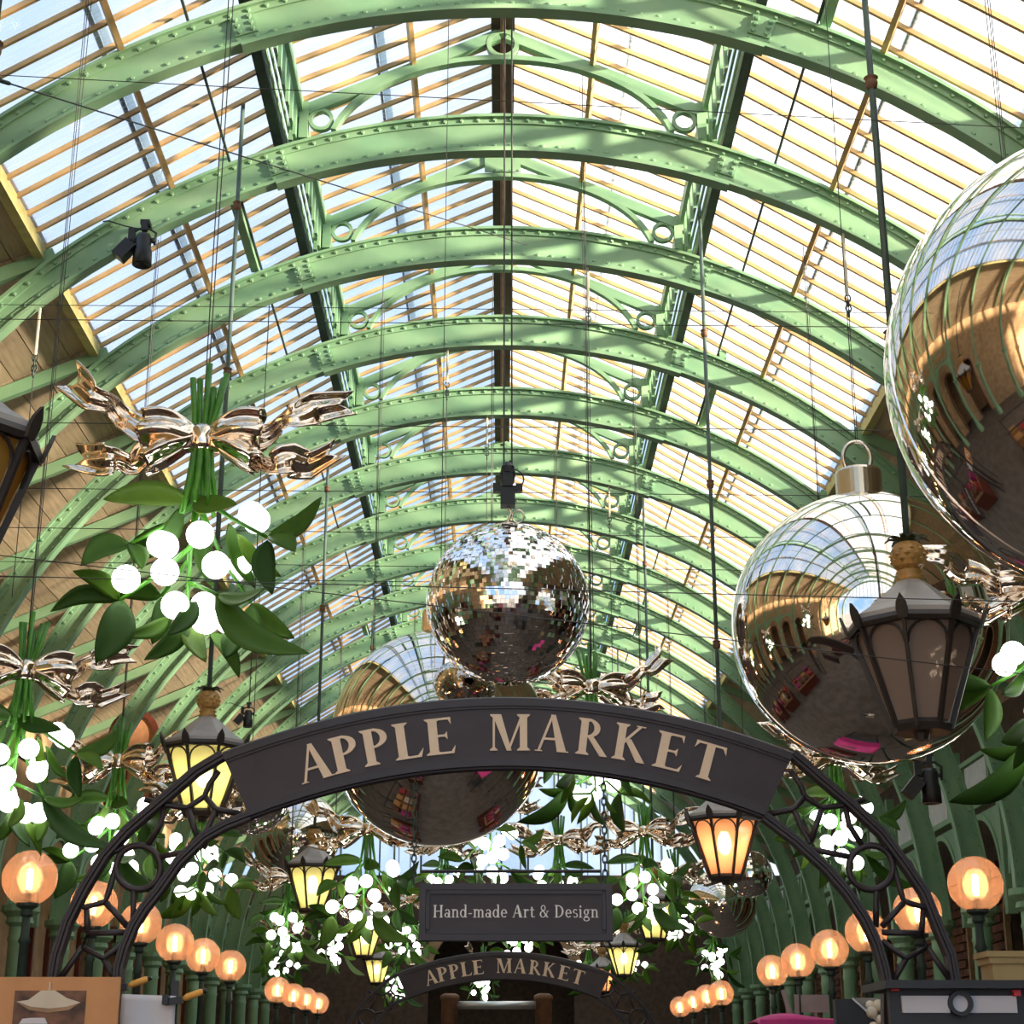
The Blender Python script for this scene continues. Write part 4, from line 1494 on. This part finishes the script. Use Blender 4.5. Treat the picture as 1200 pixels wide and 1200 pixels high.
# ================================================================== STALLS AND SMALL THINGS AT THE FOOT OF THE FRAME
# black stall with fascia, right
a, b = atY(1040, 1150, 8.95), atY(1262, 1212, 8.95)
s = empty('market_stall', ((a.x + b.x) / 2, 9.12, 0))
tag(s, 'black market stall with white fascia panels and ring ornament beside the arch foot', 'stall')
hw = (b.x - a.x) / 2
zt, zb = a.z, b.z - .04
MB().box((0, 0, zt - .02), (hw * 2 + .08, .6, .04)).build('top_ledge', 'stall_black', s)
MB().box((0, -.16, (zt + zb) / 2 - .02), (hw * 2, .06, zt - zb)).build('fascia', 'stall_black', s)
rc = atY(1124, 1176, 8.92)
for x0, x1 in ((1056, 1113), (1135, 1192)):
    p, q = atY(x0, 1167, 8.92), atY(x1, 1187, 8.92)
    MB().box(((p.x + q.x) / 2 - s.location.x, -.20, (p.z + q.z) / 2), (q.x - p.x, .02, p.z - q.z)).build('fascia_panel', 'paper_white', s)
m = MB().arcband((rc.x - s.location.x, rc.z), .042, .062, 0, 2 * PI, -.24, -.18, 24)
rr_ = m.build('ring_ornament', 'stall_black', s)
MB().arcband((rc.x - s.location.x, rc.z), .0, .042, 0, 2 * PI, -.21, -.19, 16).build('ring_centre', 'paper_white', s)
for x in (-hw + .03, hw - .03):
    for y in (-.16, .25):
        MB().box((x, y, zb / 2), (.06, .06, zb + .02)).build('leg', 'stall_black', s)
MB().box((0, .05, .85), (hw * 2, .55, .04)).build('counter', 'stall_black', s)
for px, py in ((1048, 1158), (1190, 1164)):
    p = atY(px, py, 8.92)
    MB().box((p.x - s.location.x, -.21, p.z), (.035, .05, .03)).build('clip', 'red_paint', s)

# pink stall behind
p = atd(965, 1192, 13)
s = empty('market_stall', (p.x, p.y, 0))
tag(s, 'market stall draped in bright pink cloth before the globe lamps', 'stall')
m = MB()
m.surf(lambda u, v: (-.55 + 1.1 * u, -.4 + .8 * v, p.z + .02 * math.sin(u * 9) - .05 * (abs(v - .5) * 2) ** 4 - .04 * (abs(u - .5) * 2) ** 6), 16, 8, .015)
m.build('cloth_top', 'pink_cloth', s, True)
MB().box((0, -.40, p.z - .28), (1.1, .02, .5)).build('cloth_front', 'pink_cloth', s)
for x in (-.5, .5):
    for y in (-.36, .36):
        MB().box((x, y, (p.z - .05) / 2), (.05, .05, p.z - .05)).build('leg', 'stall_black', s)
MB().box((0, 0, .8), (1.05, .76, .04)).build('counter', 'stall_black', s)
p2 = atd(955, 1176, 12.95)
tag(MB().box((0, 0, 0), (.21, .02, .13)).box((0, 0.01, -.09), (.02, .02, .1)).build('price_board', 'grey_panel', None, False, p2), 'small grey board standing on the pink stall', 'board')
p3 = atd(925, 1186, 13)
tag(MB().box((0, 0, 0), (.035, .02, .34), Matrix.Rotation(-.25, 3, 'Y')).box((.06, 0, -.02), (.035, .02, .3)).build('display_clip', 'grey_panel', None, False, p3), 'pair of grey display slats beside the pink stall', 'clip')
# sloping black panel with pale flowers
p4 = atd(1003, 1186, 11)
t = empty('display_case', p4)
tag(t, 'sloping black display case with cream shell ornaments beside the stall foot', 'display case')
MB().prism([(-.14, -.2), (.2, -.2), (.2, -.12), (-.02, .08), (-.14, .08)], -.05, .05).build('case', 'stall_black', t)
MB().beam((-.03, -.06, .085), (.2, -.06, -.13), .012, .012).build('edge_strip', 'paper_white', t)
for k in range(7):
    MB().sphere((.09 + .05 * (k % 3), -.03 - .01 * k, .04 - .045 * (k // 2)), .032 + .006 * (k % 2), 10, 7).build('shell', 'photo_cream', t, True)
MB().box((.12, .03, -.06), (.22, .03, .30)).build('back_board', 'grey_panel', t)
p = atd(1178, 1140, 12)
s = empty('ochre_crate', p)
tag(s, 'ochre box with a moulded rim behind the black stall', 'box')
MB().box((0, 0, -.5), (.26, .3, 1.2)).build('box_body', 'ochre_box', s)
MB().box((0, 0, .12), (.34, .36, .04)).box((0, 0, .08), (.30, .33, .05)).build('box_rim', 'ochre_box', s)

# left picture board
a, b = atY(-40, 1145, 9.1), atY(136, 1225, 9.1)
c = (a + b) / 2
t = empty('picture_board', c)
tag(t, 'orange board with a mounted picture of a cream mound, at the arch foot', 'picture')
hw, hh = (b.x - a.x) / 2, (a.z - b.z) / 2
MB().box((0, 0, 0), (hw * 2, .03, hh * 2)).build('mount_board', 'board_orange', t)
pp, pq = atY(19, 1161, 9.1) - c, atY(98, 1215, 9.1) - c
MB().box(((pp.x + pq.x) / 2, -.018, (pp.z + pq.z) / 2), (pq.x - pp.x, .01, pp.z - pq.z)).build('print', 'photo_brown', t)
T = lambda x, y: ((atY(x, y, 9.1) - c).x, (atY(x, y, 9.1) - c).z)
MB().prism([T(21, 1174), T(35, 1172), T(50, 1161), T(66, 1161), T(80, 1170), T(96, 1175), T(80, 1180), T(60, 1182), T(38, 1180)], -.03, -.02).build('printed_mound', 'photo_cream', t)
MB().prism([T(21, 1174.5), T(38, 1180), T(60, 1182), T(80, 1180), T(96, 1175), T(82, 1184), T(58, 1187), T(36, 1184)], -.0285, -.02).build('printed_mound_base', 'photo_shade', t)
MB().prism([T(58.5, 1161.5), T(60.5, 1161.5), T(61, 1152), T(60, 1151)], -.03, -.012).build('printed_wick', 'photo_cream', t)
MB().prism([T(24, 1200), T(28, 1194), T(38, 1193), T(54, 1193), T(57, 1200)], -.03, -.02).build('printed_dish', 'paper_white', t)
for x in (-.25, .3):
    MB().box((x, .03, -c.z / 2), (.04, .04, c.z)).build('support_post', 'stall_black', t)
# white card
a, b = atY(143, 1165, 9.3), atY(203, 1225, 9.3)
c2 = (a + b) / 2
t = empty('white_card', c2)
tag(t, 'creased white card sign clamped beside the arch leg', 'card')
hw, hh = (b.x - a.x) / 2, (a.z - b.z) / 2
MB().surf(lambda u, v: ((u - .5) * 2 * hw, -.015 * math.sin(PI * u) - .008 * math.sin(5 * u + 3 * v), (v - .5) * 2 * hh - .01 * u), 10, 8, .006).build('card', 'paper_white', t, True)
MB().box((hw * .9, .035, (-c2.z) / 2 + .1), (.035, .035, c2.z + .2)).build('card_post', 'stall_black', t)
# clamps with amber handles
for px, py, lab in ((133, 1158, 'spring clamp with amber handle gripping the arch leg'), (197, 1173, 'spring clamp with amber handle gripping the white card')):
    p = atY(px, py, 9.44 if px == 133 else 9.27)
    t = empty('spring_clamp', p)
    tag(t, lab, 'clamp', 'clamps with amber handles')
    MB().box((.03, 0, 0), (.09, .05, .035), Matrix.Rotation(-.15, 3, 'Y')).box((-.01, -.01, .005), (.03, .06, .05)).build('jaw', 'clamp_black', t)
    MB().tube([(.08, 0, .01), (.10, 0, .02), (.17, 0, .045), (.19, 0, .05)], [.012, .018, .018, .008], 10).build('handle', 'handle_amber', t, True)
    MB().tube([(.18, 0, .047), (.2, 0, .055)], .012, 8).build('handle_tip', 'clamp_black', t, True)

# far steel rail with brown end posts
a, b = atd(527, 1178, 30), atd(637, 1178, 30)
t = empty('steel_rail', ((a.x + b.x) / 2, a.y, 0))
tag(t, 'steel rail between brown posts under the far name board', 'rail')
MB().tube([(a.x - t.location.x, 0, a.z), (b.x - t.location.x, 0, a.z)], .07, 12).build('rail', 'steel_pipe', t, True)
for q in (a, b):
    x = q.x - t.location.x
    MB().lathe([(0, 0), (.15, 0), (.15, a.z + .08), (.17, a.z + .1), (.17, a.z + .16), (.1, a.z + .2), (0, a.z + .2)], 14, (x, 0, 0)).build('post', 'timber_dark', t, True)

# shop pediment high on the left wall
Yp = 33.0
c = atY(128, 850, Yp)
t = empty('shop_pediment', (c.x + .5, Yp, c.z - .35), 0, .55)
tag(t, 'orange arched shop pediment with maroon bands high on the stone wall', 'shop front')
MB().prism([(-.7, -2.2), (.7, -2.2), (.7, .3)] + [(.7 * math.cos(k * PI / 10), .3 + .7 * math.sin(k * PI / 10)) for k in range(1, 10)] + [(-.7, .3)], 0, .1).build('panel', 'plaster_orange', t)
MB().arcband((0, .3), .7, .9, 0, PI, -.06, .12, 16).box((-.8, .03, -.95), (.2, .18, 2.5)).box((.8, .03, -.95), (.2, .18, 2.5)).build('border', 'maroon_wood', t)
MB().box((-1.2, .05, -.3), (2.4, .1, .15)).build('wall_bracket', 'maroon_wood', t)
for k in range(4):
    MB().box((-.35 + .2 * k, -.02, -.6 - .12 * k), (.05, .03, 1.2)).build('stripe', 'maroon_wood' if k % 2 else 'paper_white', t)


# ================================================================== SPOTLIGHTS
def spotlight(px, py, Y, label, s=1.0, up=None):
    p = atY(px, py, Y)
    t = empty('stage_spotlight', p, 0, s)
    tag(t, label, 'spotlight', 'black stage spotlights')
    M = Matrix.Rotation(.06, 3, 'Y')
    m = MB().lathe([(0, .10), (.07, .10), (.085, .06), (.085, -.06), (.10, -.10), (.105, -.26), (.09, -.27), (.08, -.26), (0, -.24)], 18)
    m.build('lamp_body', 'black_kit', t, True)
    m = MB().box((0, 0, 0), (.14, .14, .22))
    m.build('lens_hood', 'black_kit', t)
    t.children[-1].location = (-.19, -.02, -.10)
    t.children[-1].rotation_euler = (0, .7, 0)
    MB().tube([(-.12, 0, -.02), (-.13, 0, .12), (-.06, 0, .17), (.06, 0, .17), (.13, 0, .12), (.12, 0, -.02)], .014, 6).build('yoke', 'black_kit', t, True)
    MB().box((0, 0, .20), (.06, .06, .10)).box((-.13, 0, .1), (.07, .06, .14)).box((.0, .05, .26), (.10, .12, .05)).build('clamp', 'black_kit', t)
    for dx in (-.1, .1):
        MB().lathe([(0, -.02), (.03, -.02), (.03, .02), (0, .02)], 8, (dx, 0, .03)).build('knob', 'black_kit', t)
    MB().tube([(-.02, 0, .16), (-.22, -.02, .2), (-.4, 0, .27), (-.46, .02, .27)], .008, 6).build('power_cable', 'black_kit', t)
    if up:
        MB().tube([(0, .05, .24), (0, .05, up)], .012, 6).build('drop_rod', 'black_kit', t)
    return p


pS = spotlight(168, 285, ribY(1) - .16, 'black stage spotlights clamped under a green rib near the glass roof')
p = atY(1090, 915, 14.2)
spotlight(1090, 912, 14.2, 'black spotlight hanging below the capped bauble by the arcade', .8, (roofz(p.x) - p.z) / .8)
p = atY(291, 838, 20)
spotlight(291, 838, 20, 'small black spotlight hanging above the left shoulder of the name arch', .55, (roofz(p.x) - p.z) / .55)


# ================================================================== CABLES
def on_rib(p, q):
    "extend the line p-q in its cross plane to the inner edge of the arches"
    d = (q - p)
    d.normalize()
    o = p - Vector((0, p.y, RC))
    R2 = (RR - .22) ** 2
    bb = o.dot(d)
    disc = bb * bb - (o.dot(o) - R2)
    if disc <= 0:
        return p, q
    s = math.sqrt(disc)
    return p + d * (-bb - s), p + d * (-bb + s)


for (x0, y0, x1, y1, n, lab) in [(0, 88, 1200, 150, -2, 'thin steel cable with turnbuckles stretched below the topmost visible rib'),
                                 (0, 357, 1200, 368, -1, 'thin steel cable crossing the hall level with the stage spotlights'),
                                 (0, 374, 1200, 385, 0, 'thin steel cable crossing the hall just under the spotlight cable'),
                                 (0, 495, 1200, 506, 0, 'thin steel cable crossing behind the gold bow of the lone mistletoe'),
                                 (0, 572, 1200, 583, 1, 'thin steel cable crossing level with the mirror ball motor'),
                                 (0, 618, 1200, 634, 1, 'thin steel cable crossing behind the top of the mirror ball'),
                                 (0, 658, 1200, 672, 2, 'thin steel cable crossing behind the middle of the mirror ball'),
                                 (0, 676, 1200, 690, 2, 'thin steel cable far behind the mirror ball'),
                                 (320, 683, 1200, 705, -2, 'thin steel cable strung in front of the mirror ball and capped bauble'),
                                 (855, 750, 1200, 790, -2, 'thin steel cable strung in front of the unlit pineapple lantern')]:
    Y = ribY(n) - (.35 if y0 == 750 else 0)
    p, q = on_rib(atY(x0, y0, Y), atY(x1, y1, Y))
    t = empty('steel_cable', p)
    tag(t, lab, 'cable', 'steel cables across the hall')
    MB().tube([(0, 0, 0), tuple(q - p)], .003 if n < 0 else (.0045 if n < 3 else .006), 6).build('cable', 'wire', t)
    d = (q - p).normalized()
    for k in (.35, (q - p).length - .35):
        MB().tube([tuple(d * (k - .08)), tuple(d * (k - .06)), tuple(d * (k + .06)), tuple(d * (k + .08))], [.008, .02, .02, .008], 8).build('turnbuckle', 'iron_dark', t)
# the slanting cable
p, q = atY(-40, 82, ribY(-2)), atY(617, 287, ribY(1) - .1)
t = empty('steel_cable', p)
tag(t, 'thin steel cable slanting down from the rib edge toward the crown of the next rib', 'cable', 'steel cables across the hall')
MB().tube([(0, 0, 0), tuple(q - p)], .006, 6).build('cable', 'wire', t)
MB().tube([tuple((q - p) * .03), tuple((q - p) * .033), tuple((q - p) * .043), tuple((q - p) * .046)], [.005, .014, .014, .005], 8).build('turnbuckle', 'iron_dark', t)


def drop(px, ytop, ybot, n, mat, lab, rope=0.0):
    "cord hanging from the underside of rib n"
    Y = ribY(n)
    a = atY(px, ytop, Y)
    zt = RC + math.sqrt(max(.1, (RR - .2) ** 2 - a.x ** 2))
    b = atY(px, ybot, Y)
    t = empty('drop_cord', (a.x, Y, b.z))
    tag(t, lab, 'cord', 'cords hanging from the roof')
    L = zt - b.z
    MB().tube([(0, 0, 0), (0, 0, L)], .005, 6).build('cord', mat, t)
    if rope:
        MB().tube([(0, 0, L - rope), (0, 0, L)], .016, 6).build('rope_end', 'rope', t)
        m = MB()
        for k in range(4):
            al = (k % 2) * PI / 2
            m.tube([(.03 * math.cos(c_ * PI / 4) * math.cos(al), .03 * math.cos(c_ * PI / 4) * math.sin(al), L - rope - .03 - .06 * k + .045 * math.sin(c_ * PI / 4)) for c_ in range(8)], .009, 5, True)
        m.build('shackle', 'iron_dark', t)


drop(688, 270, 760, 2, 'wire', 'cord with pale rope end dropping from the rib with the crown plate', .6)
drop(525, 370, 740, 3, 'wire', 'cord with pale rope end dropping beside the mirror ball wires', .55)
drop(571, 455, 640, 4, 'wire', 'short cord dropping just beside the mirror ball motor', .5)
drop(548, 580, 650, 6, 'rope', 'short pale cord end behind the mirror ball top')
drop(990, 300, 520, 1, 'wire', 'cord with pale rope end dropping toward the capped bauble', .75)
drop(713, 540, 790, 5, 'wire', 'cord with pale rope end dropping behind the right of the mirror ball', .6)
drop(440, 640, 760, 7, 'rope', 'pale cord dropping beside the bauble behind the name arch')
drop(51, 320, 700, 1, 'wire', 'cord with pale rope end dropping past the boarded slope', .55)
drop(766, 690, 830, 8, 'rope', 'pale cord dropping above the right half of the name arch')


# ================================================================== STALLS ON THE FLOOR (under the frame, seen in the baubles)
GOODS = [pmat('goods_%d' % k, c, 0.6, var=0.4, scale=10) for k, c in enumerate(((.35, .03, .03), (.45, .20, .06), (.10, .04, .02), (.50, .38, .25), (.30, .02, .12)))]
rng = random.Random(11)
k = 0
for Y in (-1.2, 2.0, 5.2, 11.5, 15.0, 18.5, 22.0):
    for sx in (-1, 1):
        if Y in (11.5, 15.0) and sx > 0:
            continue
        s = empty('trading_table', (sx * 2.35, Y, 0))
        tag(s, 'trading table with dark canvas and boxed wares standing on the paved floor', 'stall', 'trading tables on the market floor')
        MB().box((0, 0, .84), (1.3, 2.4, .05)).build('table_top', 'timber_dark', s)
        MB().box((0, 0, .42), (1.24, 2.3, .76)).build('skirt_cloth', 'maroon_wood', s)
        for x in (-.6, .6):
            for y in (-1.15, 1.15):
                MB().box((x, y, .88), (.04, .04, 1.72)).build('upright', 'stall_black', s)
        MB().box((-sx * .6, 0, 1.70), (.06, 2.4, .05)).box((sx * .6, 0, 1.70), (.06, 2.4, .05)).build('top_rail', 'stall_black', s)
        for j in range(8):
            h = rng.uniform(.08, .35)
            g = 'goods_%d' % rng.randrange(5)
            MB().box((-.32 + .6 * (j % 2), -.9 + .58 * (j // 2), .865 + h / 2), (.42, .40, h)).build('wares_box', g, s)
